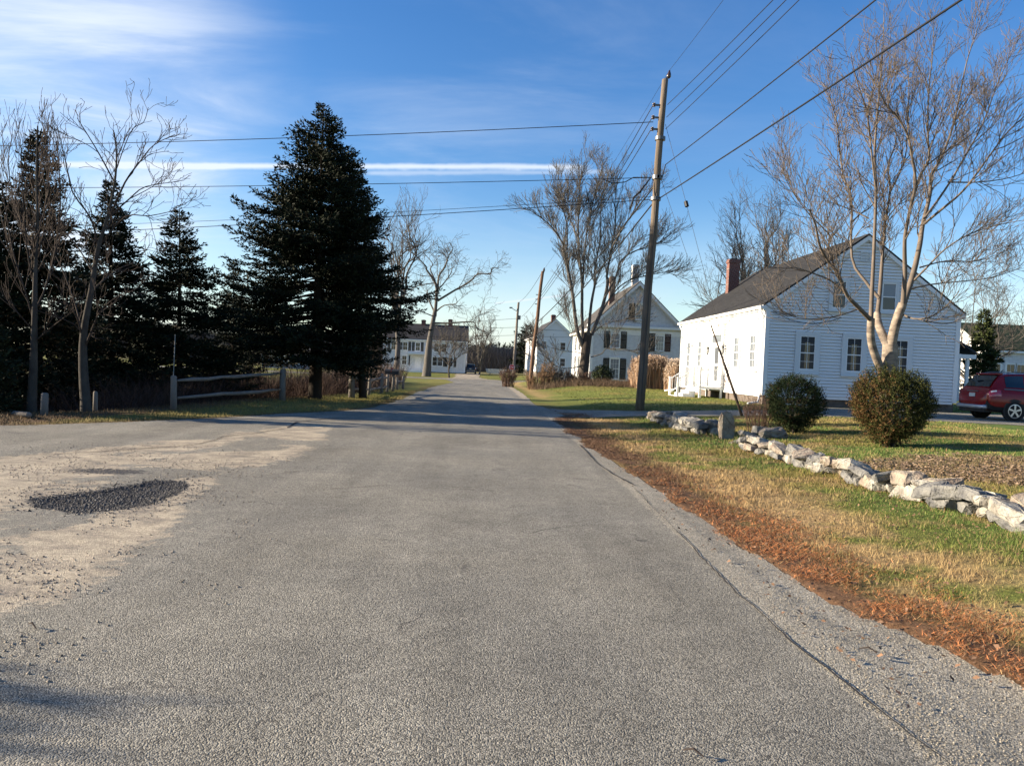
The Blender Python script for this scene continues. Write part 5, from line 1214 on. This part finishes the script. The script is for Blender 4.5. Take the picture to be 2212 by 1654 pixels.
# second pole
YQ = 57; b2 = at(1143, 847, YQ); b2.z = H(b2.x, YQ); t2 = at(1172, 586, YQ)
P2, b2, d2v = pole('reddish brown leaning utility pole between road and brambles', b2, t2, .16, .11, POLE2)
q = MB(); q.tube([d2v+V3((.08, 0, -.1)), d2v+V3((.1, 0, .1)), d2v+V3((.12, 0, .28))], [.05, .09, .03], 8); q.build('insulator', PORC, P2)
on2 = lambda t: b2+d2v*t
q = MB()
for t in (.80, .76, .72): q.tube([d2v*t+V3((-.3, 0, 0)), d2v*t+V3((.1, 0, 0))], .03, 6)
q.build('bracket', METAL, P2)
for k, (a, t, nm) in enumerate([(top_w, 1.0, 'thin top wire between the nearest and the leaning pole'), (rack[0]+V3((-.35, 0, 0)), .80, 'upper span of three from the nearest to the leaning pole'), (rack[1]+V3((-.35, 0, 0)), .77, 'middle span of three from the nearest to the leaning pole'), (rack[2]+V3((-.35, 0, 0)), .74, 'lower span of three from the nearest to the leaning pole'),
     (on1v(395), .56, 'heavy black cable from the nearest pole down to the leaning pole'), (on1v(432), .44, 'lowest heavy cable from the nearest pole to the leaning pole')]):
    wire(nm, a, on2(t), (.006, .014, .014, .014, .026, .026)[k], .35 if k > 3 else .25)
# cable splice sagging beside the nearest pole
q = MB(); a = on1v(386); q.tube([at(*zM(*p), YP+.1)-b1 for p in ((1610, 270), (1480, 440), (1400, 510), (1380, 590), (1350, 650))], [.02, .035, .028, .03, .02], 6); q.build('cable_splice', CABLE, P1, smooth=True)
q = MB(); q.tube([at(*zM(*p), YP)-b1 for p in ((1600, 270), (1400, 270), (1300, 325), (1150, 340), (1060, 300), (1000, 282))], .018, 6); q.build('drip_loop', CABLE, P1, smooth=True)
# third pole and stop sign
YR = 102; b3 = at(1108, 814, YR); b3.z = H(b3.x, YR); t3 = at(1120, 653, YR)
P3, b3, d3v = pole('farthest grey utility pole beside the stop sign', b3, t3, .2, .14, mat('grey_pole', (.17, .145, .12), .9))
q = MB(); q.tube([d3v*.88, d3v*.9+V3((-.6, 0, .1)), d3v*.92+V3((-.95, 0, .12))], .04, 6); q.box((d3v.x*.9-1.15, -.12, d3v.z*.92+.0), (d3v.x*.9-.75, .12, d3v.z*.92+.16)); q.build('lamp_arm', METAL, P3)
q = MB(); q.tube([d3v*.80+V3((.28, 0, -.2)), d3v*.80+V3((.28, 0, .35))], .16, 10); q.box((d3v.x*.8, -.04, d3v.z*.8), (d3v.x*.8+.2, .04, d3v.z*.8+.08)); q.build('transformer', METAL, P3)
for t in (1.0, .8, .62, .5):
    wire({1.0: 'thin wire from the leaning pole top to the farthest pole top', .8: 'second span between the leaning and farthest poles', .62: 'third span between the leaning and farthest poles', .5: 'lowest span between the leaning and farthest poles'}[t], on2(t), b3+d3v*t, .016, .4)
for k, (v, vl, nm) in enumerate([(688, 712, 'topmost wire running left from the farthest pole'), (707, 708, 'middle wire running left from the farthest pole'), (724, 722, 'lowest wire running left from the farthest pole')]):
    wire(nm, at(1115, v, YR), at(500, vl-10, 106), .02, .5)
wire('far wire before the gable of the plain white house', at(1113, 706, YR), at(1300, 712, 110), .02, .3); 
wire('lower far wire before the plain white house', at(1112, 722, YR), at(1300, 725, 110), .018, .3)
# guy wires with strain insulator and guard
anc = at(1603, 898, 24.4); anc.z = H(anc.x, anc.y)
ga = on1v(268)+V3((.15, 0, 0)); o = wire('guy wire with a black strain insulator right of the nearest pole', ga, anc, .007, 0, 'guy wire', 'guy_wire')
i0 = (anc-ga); tq = .295
q = MB(); q.tube([i0*(tq-.011), i0*(tq-.009), i0*(tq+.009), i0*(tq+.011)], [.02, .07, .07, .02], 8); q.build('strain_insulator', CABLE, o)
gb = on1v(388)+V3((.15, 0, 0)); o = wire('guy wire sheathed below by a dark leaning guard before the stoop', gb, anc, .007, 0, 'guy wire', 'guy_wire')
i1 = (anc-gb); q = MB(); q.tube([i1*.64, i1*.82, i1*1.0], [.022, .04, .045], 8); q.build('guy_guard', mat('dark_guard', (.05, .035, .022), .7), o, smooth=True)
# stop sign
ss_ = at(1105, 811, 101.2); root = empty('stop_sign', (ss_.x, 101.2, H(ss_.x, 101.2)), 0, 'red octagonal stop sign on its post at the crossroads', 'stop sign')
q = MB(); q.box((-.03, .0, -.2), (.03, .06, 2.2)); q.build('post', METAL, root)
zc = at(1105, 793, 101.2).z-root.location.z; q = MB()
def octo(q, r, y0, y1): 
    V = [(r*math.cos(R(22.5+45*i)), y, zc+r*math.sin(R(22.5+45*i))) for y in (y0, y1) for i in range(8)]
    q.add(V, [tuple(range(8)), tuple(range(15, 7, -1))]+[(i, (i+1) % 8, 8+(i+1) % 8, 8+i) for i in range(8)])
octo(q, .40, -.02, -.01); q.build('rim', TRIM, root); q = MB(); octo(q, .37, -.024, -.0205); pl_ = q.build('plate', mat('sign_red', (.40, .02, .03), .5), root)
cu = bpy.data.curves.new('t', 'FONT'); cu.body = 'STOP'; cu.size = .30; cu.align_x = 'CENTER'; cu.align_y = 'CENTER'; cu.extrude = .002
to = bpy.data.objects.new('t', cu); COL.objects.link(to); bpy.context.view_layer.update()
me = bpy.data.meshes.new_from_object(to); bpy.data.objects.remove(to); me.materials.clear(); me.materials.append(TRIM)
lo = bpy.data.objects.new('lettering', me); COL.objects.link(lo); lo.parent = root; lo.location = (0, -.029, zc); lo.rotation_euler = (R(90), 0, 0)
# ------------------------------------------------------------------ fences, mailbox
FW = mat('weathered_wood', (.21, .19, .165), .95, .1, noise=(4, .6, (.11, .10, .09), (1, 1, .3)), bump=(25, .7, .02, (1, 1, .2)))
def wpost(par, p, h, r, name='post', rng=random.Random(4)):
    q = MB(); l = V3((rng.uniform(-.03, .03), rng.uniform(-.03, .03), 0)); q.tube([V3((0, 0, -.2)), l*.5+V3((0, 0, h*.5)), l+V3((0, 0, h-.03)), l+V3((0, 0, h))], [r*1.05, r*.95, r*.92, r*.6], 9)
    o = q.build(name, FW, par, smooth=True); o.location = p; return o
def wrail(par, a, b, r):
    a = V3(a); b = V3(b); q = MB(); n = 8; rg = random.Random(int(a.x*100)); L_ = b-a
    q.tube([L_*(i/n)+V3((0, rg.uniform(-.01, .01), rg.uniform(-.02, .02))) for i in range(n+1)], [r*rg.uniform(.75, 1.1)*(.6 if i in (0, n) else 1) for i in range(n+1)], 8)
    o = q.build('rail', FW, par, smooth=True); o.location = a
def gl(u, v): p = ground_pt(u, v); return p
pa = gl(375, 885); pa2 = V3((pa.x, pa.y, H(pa.x, pa.y))); pb = at(610, 862, 26.5); pb.z = H(pb.x, pb.y)
f1 = empty('rail_fence', tuple(pa2), 0, 'two post split rail fence section left of the tallest spruce', 'fence')
wpost(f1, V3((0, 0, 0)), at(375, 811, pa.y).z-pa2.z, .085); wpost(f1, pb-pa2, at(610, 796, 26.5).z-pb.z, .11)
for v0, v1 in ((822, 806), (858, 842)): wrail(f1, at(383, v0, pa.y+.1)-pa2, at(606, v1, 26.4)-pa2, .055)
z5 = conv(450, 950, 2.765)
f2 = None; pos = []
for k, (x, yt, yb, Y) in enumerate([(1578, 365, 568, 30.5), (1714, 400, 560, 33), (1815, 370, 552, 35.5), (1862, 375, 540, 37), (1942, 400, 514, 40), (1990, 390, 503, 42)]):
    p = at(*z5(x, yb), Y); zt = at(*z5(x, yt), Y).z; pos.append((V3((p.x, Y, min(p.z, H(p.x, Y)+.05))), zt, Y))
f2 = empty('rail_fence', tuple(pos[0][0]), 0, 'shorter weathered rail fence section beside the mailbox', 'fence'); o0 = pos[0][0]
for k, (p, zt, Y) in enumerate(pos): wpost(f2, p-o0, zt-p.z, .13 if k == 0 else .075)
for k in range(3): 
    for f in (.82, .38): wrail(f2, pos[k][0]-o0+V3((0, 0, (pos[k][1]-pos[k][0].z)*f)), pos[k+1][0]-o0+V3((0, 0, (pos[k+1][1]-pos[k+1][0].z)*f)), .05)
wrail(f2, pos[4][0]-o0+V3((0, 0, .5)), pos[5][0]-o0+V3((0, 0, .5)), .05)
p = at(*z5(1906, 530), 38.2); p.z = H(p.x, 38.2); mbx = empty('mailbox', tuple(p), R(-6), 'dark mailbox on a wooden post at the end of the rail fence', 'mailbox')
hb = at(*z5(1890, 372), 38.2).z-p.z; wpost(mbx, V3((0, 0, 0)), hb, .07)
q = MB(); prof_ = [(-.12, 0), (.12, 0), (.12, .13), (.085, .2), (0, .235), (-.085, .2), (-.12, .13)]
V = [(x, y_, hb+z_) for x in (-.42, .30) for y_, z_ in prof_]; n = 7
q.add(V, [tuple(range(n)), tuple(range(2*n-1, n-1, -1))]+[(i, (i+1) % n, n+(i+1) % n, n+i) for i in range(n)]); q.box((-.44, -.15, hb-.03), (.32, .15, hb-.001)); q.build('letter_box', mat('dark_metal', (.03, .032, .035), .5), mbx)
q = MB(); q.box((-.1, -.14, hb+.08), (-.07, -.125, hb+.3)); q.box((-.1, -.14, hb+.24), (.02, -.126, hb+.3)); q.build('flag', mat('faded_red', (.2, .03, .03), .6), mbx)
for (u, v, vt, Y, r, lab) in ((95, 887, 848, 17.6, .085, 'short grey broken fence post at the far left'), (206, 878, 845, 19.5, .06, 'thin grey stub post right of the forked bare trunk')):
    p = at(u, v, Y); p.z = H(p.x, Y); o = wpost(None, p, max(.35, at(u, vt, Y).z-p.z), r, 'fence_post'); tag(o, lab, 'post')
q = MB(); a = ground_pt(-60, 896); b = ground_pt(62, 905); a.z += .1; b.z += .09; q.tube([V3((0, 0, 0)), (b-a)*.5+V3((0, 0, .02)), b-a], [.09, .085, .06], 9); o = q.build('fallen_rail', FW, None, smooth=True); o.location = a; tag(o, 'grey fence rail lying on the grass at the left edge', 'log')
for (u, v, vt, Y, lab) in ((372, 872, 722, 24, 'thin pale rod standing behind the left fence post'), (622, 800, 716, 40, 'thin pale rod showing between branches left of the tallest spruce trunk')):
    p = at(u, v, Y); p.z = H(p.x, Y); q = MB(); q.tube([V3((0, 0, -.1)), V3((.02, 0, at(u, vt, Y).z-p.z))], .012, 6); o = q.build('marker_rod', mat('pale_rod', (.35, .33, .3), .7)); o.location = p; tag(o, lab, 'rod')
# ------------------------------------------------------------------ dry stone walls
GRAN = mat('granite', (.40, .385, .33), .95, .1, noise=(6, .28, (.19, .17, .145)), bump=(14, 1, .06)); SLATE = mat('grey_fieldstone', (.22, .215, .195), .85, .25, noise=(5, .3, (.10, .10, .10)), bump=(14, 1, .06)); TANST = mat('tan_fieldstone', (.33, .29, .225), .9, .2, noise=(5, .3, (.19, .15, .12)), bump=(14, 1, .06))
def stone(par, p, size, rng, rz=0, name='stone', tiltx=0):
    bm = bmesh.new(); sx, sy, sz = size
    pts = []
    for i in (-1, 1):
        for j in (-1, 1):
            for k_ in (-1, 1): pts.append((i*sx/2*rng.uniform(.5, 1.1), j*sy/2*rng.uniform(.5, 1.1), k_*sz/2*rng.uniform(.55, 1.1)))
    for _ in range(12):
        v = V3((rng.gauss(0, 1), rng.gauss(0, 1), rng.gauss(0, 1))).normalized(); pts.append((v.x*sx*.58, v.y*sy*.58, v.z*sz*.56))
    for q in pts: bm.verts.new(q)
    r = bmesh.ops.convex_hull(bm, input=bm.verts); bmesh.ops.delete(bm, geom=[g for g in r['geom_interior'] if isinstance(g, bmesh.types.BMVert)], context='VERTS')
    bmesh.ops.bevel(bm, geom=bm.edges[:], offset=min(size)*.05, segments=1, affect='EDGES')
    bmesh.ops.subdivide_edges(bm, edges=bm.edges[:], cuts=1, use_grid_fill=True)
    for v in bm.verts: v.co += V3((rng.gauss(0, 1), rng.gauss(0, 1), rng.gauss(0, 1)))*min(size)*.03
    me = bpy.data.meshes.new(name); bm.to_mesh(me); bm.free()
    me.materials.append(rng.choice([GRAN, GRAN, SLATE, SLATE, TANST])); me.polygons.foreach_set('use_smooth', [False]*len(me.polygons))
    o = bpy.data.objects.new(name, me); COL.objects.link(o); o.parent = par; o.location = p; o.rotation_euler = (tiltx+rng.uniform(-.2, .2), rng.uniform(-.28, .28), rz+rng.uniform(-.35, .35)); return o
rs = random.Random(77)
def dry_wall(label, y0, y1, h0, h1):
    x0 = float(wall_x(y0)); root = empty('stone_wall', (x0, y0, H(x0, y0)), 0, label, 'stone wall'); off = root.location.copy(); n = 0
    for row in range(3):
        for lane in ((0,) if row == 2 else (-.13, .16)):
            y = y0+rs.uniform(0, .15)
            while y < y1:
                t = (y-y0)/(y1-y0); h = (h0+(h1-h0)*t)*rs.uniform(.85, 1.2)
                L_ = rs.choice((rs.uniform(.18, .32), rs.uniform(.3, .6))); hh = h/2*rs.uniform(.65, 1.35)
                if row == 2:
                    if rs.random() < .68: y += L_*.7; continue
                    hh *= .6
                x = float(wall_x(y+L_/2))+lane+rs.uniform(-.09, .09)
                z = H(x, y)+(h/2*.42 if row == 0 else h*.72 if row == 1 else h*1.08)
                if n < 98: stone(root, V3((x, y+L_/2, z))-off, (rs.uniform(.24, .42), L_*1.1, hh*1.05), rs, R(2.5)); n += 1
                y += L_*.97
    return root
dry_wall('longer low dry stone wall running toward the camera beside the verge', 5.3, 14.9, .265, .25)
dry_wall('far short dry stone wall ending at an upright slab', 17.9, 23.2, .33, .2)
p = at(1568, 955, 17.2); p.z = H(p.x, 17.2)+.26; o = stone(None, p, (.34, .26, .66), random.Random(5), R(0), 'standing_stone'); tag(o, 'upright pinkish slab at the end of the far stone wall', 'stone'); o.data.materials[0] = TANST; o.rotation_euler = (0.02, .03, .1)
for k, (u, v, Y, s, lab) in enumerate([(1612, 948, 17.6, (.45, .4, .14), 'flat stone in the gap right of the upright slab'), (1640, 940, 18.2, (.3, .3, .22), 'small square stone in the gap between the stone walls'), (1672, 948, 17.4, (.62, .4, .26), 'long low stone at the foot of the brown thorny shrub'), (1600, 975, 16.2, (.7, .35, .05), 'sunken grey paving stone in the gap between the walls'), (1625, 985, 15.7, (.4, .3, .04), 'smaller sunken paving stone nearer the longer wall')]):
    p = at(u, v, Y); p.z = H(p.x, Y)+s[2]*.35; tag(stone(None, p, s, random.Random(50+k), .2, 'stone'), lab, 'stone')
# ------------------------------------------------------------------ cars
def smooth_arr(a, k=3):
    a = np.array(a); 
    for _ in range(k): a[1:-1] = (a[:-2]+2*a[1:-1]+a[2:])/4
    return a
def car(label, paint, loc, rz, name='parked_car'):
    root = empty(name, loc, rz, label, 'car'); 
    st = np.array([  # x, zbot, zbelt, zroof, hw_low, hw_mid, hw_belt, hw_roof
     (0.00, .50, .92, .96, .70, .78, .74, .70), (.04, .36, 1.0, 1.04, .80, .87, .82, .74), (.14, .30, 1.04, 1.12, .84, .915, .86, .74), (.30, .28, 1.06, 1.36, .86, .925, .87, .70),
     (.50, .27, 1.06, 1.58, .86, .93, .875, .66), (.85, .26, 1.05, 1.655, .87, .93, .88, .67), (1.4, .25, 1.03, 1.68, .87, .93, .885, .68), (2.2, .25, 1.0, 1.675, .87, .93, .885, .68),
     (2.7, .25, .99, 1.60, .87, .93, .885, .66), (3.2, .25, .98, 1.30, .87, .93, .87, .68), (3.55, .25, .97, 1.08, .87, .92, .84, .74), (4.1, .26, .88, .97, .86, .90, .78, .70), (4.4, .3, .74, .82, .80, .84, .72, .64), (4.5, .4, .62, .66, .7, .72, .64, .6)])
    xs_ = np.concatenate([np.linspace(0, .5, 14), np.linspace(.56, 4.1, 44), np.linspace(4.15, 4.5, 8)])
    A = np.stack([xs_]+[smooth_arr(np.interp(xs_, st[:, 0], st[:, i]), 1) for i in range(1, 8)], -1)
    def sec(a):
        x, zb, zl, zr_, wl_, wm, wb, wr = a; zm = zb+(zl-zb)*.5
        K = [(0, zb), (wl_*.7, zb), (wl_, zb+.05), (wm, zb+.2), (wm+.005, zm), (wm-.01, zl-.12), (wb, zl), (wb-.02, zl+.015)]
        g = zr_-zl
        K += [(wb-.02-(wb-wr)*.5, zl+g*.5), (wr+.03, zl+g*.86), (wr-.06, zr_-.012), (wr*.5, zr_+.01), (0, zr_+.02)]
        return K
    NS = 13; V = []
    for a in A:
        K = sec(a); V += [(a[0], y, z) for y, z in K]+[(a[0], -y, z) for y, z in K[-2:0:-1]]
    M = 2*NS-2; F = []
    for i in range(len(A)-1):
        for j in range(M): F.append((i*M+j, i*M+(j+1) % M, (i+1)*M+(j+1) % M, (i+1)*M+j))
    F.append(tuple(range(M))); F.append(tuple((len(A)-1)*M+j for j in range(M-1, -1, -1)))
    q = MB(); q.add(V, F); body = q.build('body', paint, root, smooth=True)
    md = body.modifiers.new('e', 'EDGE_SPLIT'); md.split_angle = R(38)
    DG = mat('car_glass', (.006, .007, .009), .05, .8); BLK = mat('black_plastic', (.018, .018, .019), .55); 
    def patch(name, x0, x1, j0, j1, m, side, off=.012, taper=0):
        idx = [i for i in range(len(A)) if x0 <= A[i][0] <= x1]; V = []; J = np.linspace(j0, j1, 8)
        for i in idx:
            K = np.array(sec(A[i]))
            for j in J:
                y = np.interp(j, range(NS), K[:, 0]); z = np.interp(j, range(NS), K[:, 1]); V.append((A[i][0], side*(y+off*.9), z+off*(.4 if j > 7 else 0)))
        n = len(J); F = [(i*n+j, i*n+j+1, (i+1)*n+j+1, (i+1)*n+j) for i in range(len(idx)-1) for j in range(n-1)]
        q = MB(); q.add(V, F); return q.build(name, m, root, smooth=True, recalc=False)
    for s_ in (-1, 1):
        patch('side_window', .62, 1.35, 7.35, 9.0, DG, s_); patch('side_window', 1.43, 2.2, 7.25, 9.0, DG, s_); patch('side_window', 2.27, 2.95, 7.25, 8.9, DG, s_)
        patch('window_trim', .55, 3.0, 7.02, 7.2, METAL, s_, .016)
        patch('sill_cladding', .0, 4.5, 1.6, 3.0, BLK, s_, .012)
        tl = patch('taillight', .03, .46, 4.7, 6.4, mat('taillight_red', (.35, .01, .012), .12, .7, coat=1), s_, .018)
        q = MB(); y = s_*.80
        q2 = patch('taillight_lens', .05, .30, 5.6, 6.2, mat('clear_lens', (.75, .72, .7), .1, .8), s_, .028); q2.parent = tl
    # rear glass on the hatch slope and the windscreen
    def cross(name, x0, x1, m, wk, lift=.02):
        idx = [i for i in range(len(A)) if x0 <= A[i][0] <= x1]; V = []
        for i in idx:
            for w_ in np.linspace(-1, 1, 7): V.append((A[i][0]-lift, A[i][7]*wk*w_, A[i][3]+.02+lift*.6-.012*abs(w_)))
        F = [(i*7+j, i*7+j+1, (i+1)*7+j+1, (i+1)*7+j) for i in range(len(idx)-1) for j in range(6)]
        q = MB(); q.add(V, F); return q.build(name, m, root, smooth=True, recalc=False)
    cross('rear_window', .15, .50, DG, .93); 
    idx = cross('windscreen', 2.78, 3.5, DG, .93, -.01)
    q = MB(); q.box((.44, -.55, 1.60), (.70, .55, 1.665)); q.build('roof_spoiler', paint, root, bevel=.02)
    q = MB(); q.tube([V3((.0, -.8, .46)), V3((-.06, -.6, .45)), V3((-.08, 0, .45)), V3((-.06, .6, .45)), V3((.0, .8, .46))], .075, 8); q.build('rear_bumper', mat('silver_trim', (.45, .45, .46), .35, .5, .6), root, smooth=True)
    q = MB(); q.box((-.035, -.7, .26), (.2, .7, .42)); q.build('lower_valance', BLK, root, bevel=.02)
    q = MB(); q.box((-.03, -.16, .80), (-.012, .16, .93)); q.build('licence_plate', mat('plate', (.5, .52, .5), .5), root)
    q = MB(); q.box((-.028, -.3, .985), (.03, .3, 1.02)); q.build('chrome_strip', METAL, root)
    q = MB(); 
    for s_ in (-1, 1): q.tube([V3((.8, s_*.62, 1.67)), V3((1.0, s_*.62, 1.72)), V3((2.3, s_*.62, 1.72)), V3((2.5, s_*.62, 1.66))], .016, 6)
    q.build('roof_rack', METAL, root)
    q = MB(); q.tube([V3((2.95, -.93, 1.04)), V3((2.9, -1.06, 1.07))], [.05, .1], 8); q.tube([V3((2.95, .93, 1.04)), V3((2.9, 1.06, 1.07))], [.05, .1], 8); q.build('wing_mirror', paint, root)
    for wx_ in (.92, 3.58):
        for s_ in (-1, 1):
            w = empty('wheel', (wx_, s_*.842, .345), 0); w.parent = root
            q = MB(); q.tube([V3((0, -.115, 0)), V3((0, -.10, 0)), V3((0, .10, 0)), V3((0, .115, 0))], [.30, .345, .345, .30], 28); q.build('tyre', mat('tyre_rubber', (.014, .014, .014), .85), w, smooth=False)
            q = MB(); yo = s_*.118; q.tube([V3((0, s_*.10, 0)), V3((0, yo, 0))], .06, 12)
            n_ = 24
            V = [(r_*math.cos(2*math.pi*i/n_), yy, r_*math.sin(2*math.pi*i/n_)) for r_, yy in ((.245, s_*.117), (.22, s_*.119), (.22, s_*.10)) for i in range(n_)]
            q.add(V, [(k_*n_+i, k_*n_+(i+1) % n_, (k_+1)*n_+(i+1) % n_, (k_+1)*n_+i) for k_ in range(2) for i in range(n_)])
            for i in range(5):
                t = 2*math.pi*i/5+.3; a_ = [(math.cos(t+d)*r_, math.sin(t+d)*r_) for r_, d in ((.04, -.7), (.225, -.16), (.225, .16), (.04, .7))]
                q.add([(x, s_*.122, z) for x, z in a_]+[(x, s_*.102, z) for x, z in a_], [(0, 1, 2, 3), (7, 6, 5, 4), (0, 4, 5, 1), (1, 5, 6, 2), (2, 6, 7, 3), (3, 7, 4, 0)])
            q.build('rim', mat('alloy', (.5, .5, .52), .3, .5, .8), w)
            q = MB(); q.tube([V3((wx_, s_*.84, .36)), V3((wx_, s_*.934, .36))], [.40, .405], 24); q.build('wheel_arch', BLK, root)
    return root
REDP = mat('red_car_paint', (.19, .005, .007), .22, .3, coat=.15); 
zc_ = H(18, 26.5); car('dark red parked car at the right edge, seen from its rear corner', REDP, (17.6, 27.0, zc_+.01), 0)
p = at(1016, 800, 130); car('distant dark car parked at the far end of the track', mat('dark_car_paint', (.02, .022, .026), .25, .5, coat=1), (p.x, 130, H(p.x, 130)+.02), R(90))
# upturned-looking white boat, utility box, pale chair far off
p = at(1070, 801, 132); zz = H(p.x, 132); bt = empty('boat', (p.x, 132, zz), 0, 'small white boat hull resting on the far field beyond the crossroads', 'boat')
q = MB(); hw = 1.75; V = []
for x, w_, zb_ in ((-hw, .45, .35), (-1.2, .75, .25), (0, .8, .2), (1.1, .7, .25), (1.95, .08, .55)):
    V += [(x*.88, -w_*.55, zb_), (x, -w_, 1.05), (x, w_, 1.05), (x*.88, w_*.55, zb_)]
q.add(V, [(4*i+j, 4*i+(j+1) % 4, 4*i+4+(j+1) % 4, 4*i+4+j) for i in range(4) for j in range(4)]+[(0, 1, 2, 3), (19, 18, 17, 16)]); q.build('hull', TRIM, bt)
q = MB(); [q.box((x-.08, -.5, -.2), (x+.08, .5, .3)) for x in (-.9, .9)]; q.build('cradle', FW, bt)
p = at(1232, 826, 70); q = MB(); q.box((-.45, -.3, -.1), (.45, .3, .75)); q.box((-.48, -.33, .75), (.48, .33, .80))
for i in range(7): q.box((-.4+i*.12, -.32, .1), (-.35+i*.12, -.3, .68))
o = q.build('utility_box', TRIM); o.location = (p.x-.35, 70, H(p.x, 70)); tag(o, 'white louvred box at the left corner of the farmhouse', 'box')
p = at(1137, 800, 125); zz = H(p.x, 125); ch = empty('garden_chair', (p.x, 125, zz), R(20), 'pale wooden garden chair on the far lawn left of the plain white house', 'chair')
q = MB(); [q.add([(x, .1, .35), (x+.1, .1, .35), (x+.1, .55, 1.15), (x, .55, 1.15)], [(0, 1, 2, 3)]) for x in (-.3, -.18, -.06, .06, .18)]; q.build('backrest', FW, ch)
q = MB(); q.box((-.32, -.4, .34), (.32, .2, .38)); q.build('seat', FW, ch); 
for x in (-.33, .29):
    for y in (-.38, .3): q = MB(); q.box((x, y, -.05), (x+.05, y+.06, .55)); q.build('leg', FW, ch)
for x in (-.42, .30): q = MB(); q.box((x, -.45, .55), (x+.13, .4, .58)); q.build('armrest', FW, ch)
# twig and sticks lying on the road
for k, ((u, v), (u2, v2), lab) in enumerate([((1855, 1408), (1895, 1417), 'small curled brown leaf stalk on the gravel shoulder'), ((1475, 1630), (1520, 1645), 'thin twig on the asphalt near the bottom edge'), ((60, 1355), (78, 1365), 'dark bit of leaf on the road at the lower left')]):
    a = ground_pt(u, v); b = ground_pt(u2, v2); q = MB(); a.z += .022; b.z += .022; m_ = (b-a)*.5+V3((0, 0, .02)); q.tube([V3((0, 0, 0)), m_, b-a], [.003, .006, .003], 5); o = q.build('twig', TWIGD); o.location = a; tag(o, lab, 'twig')
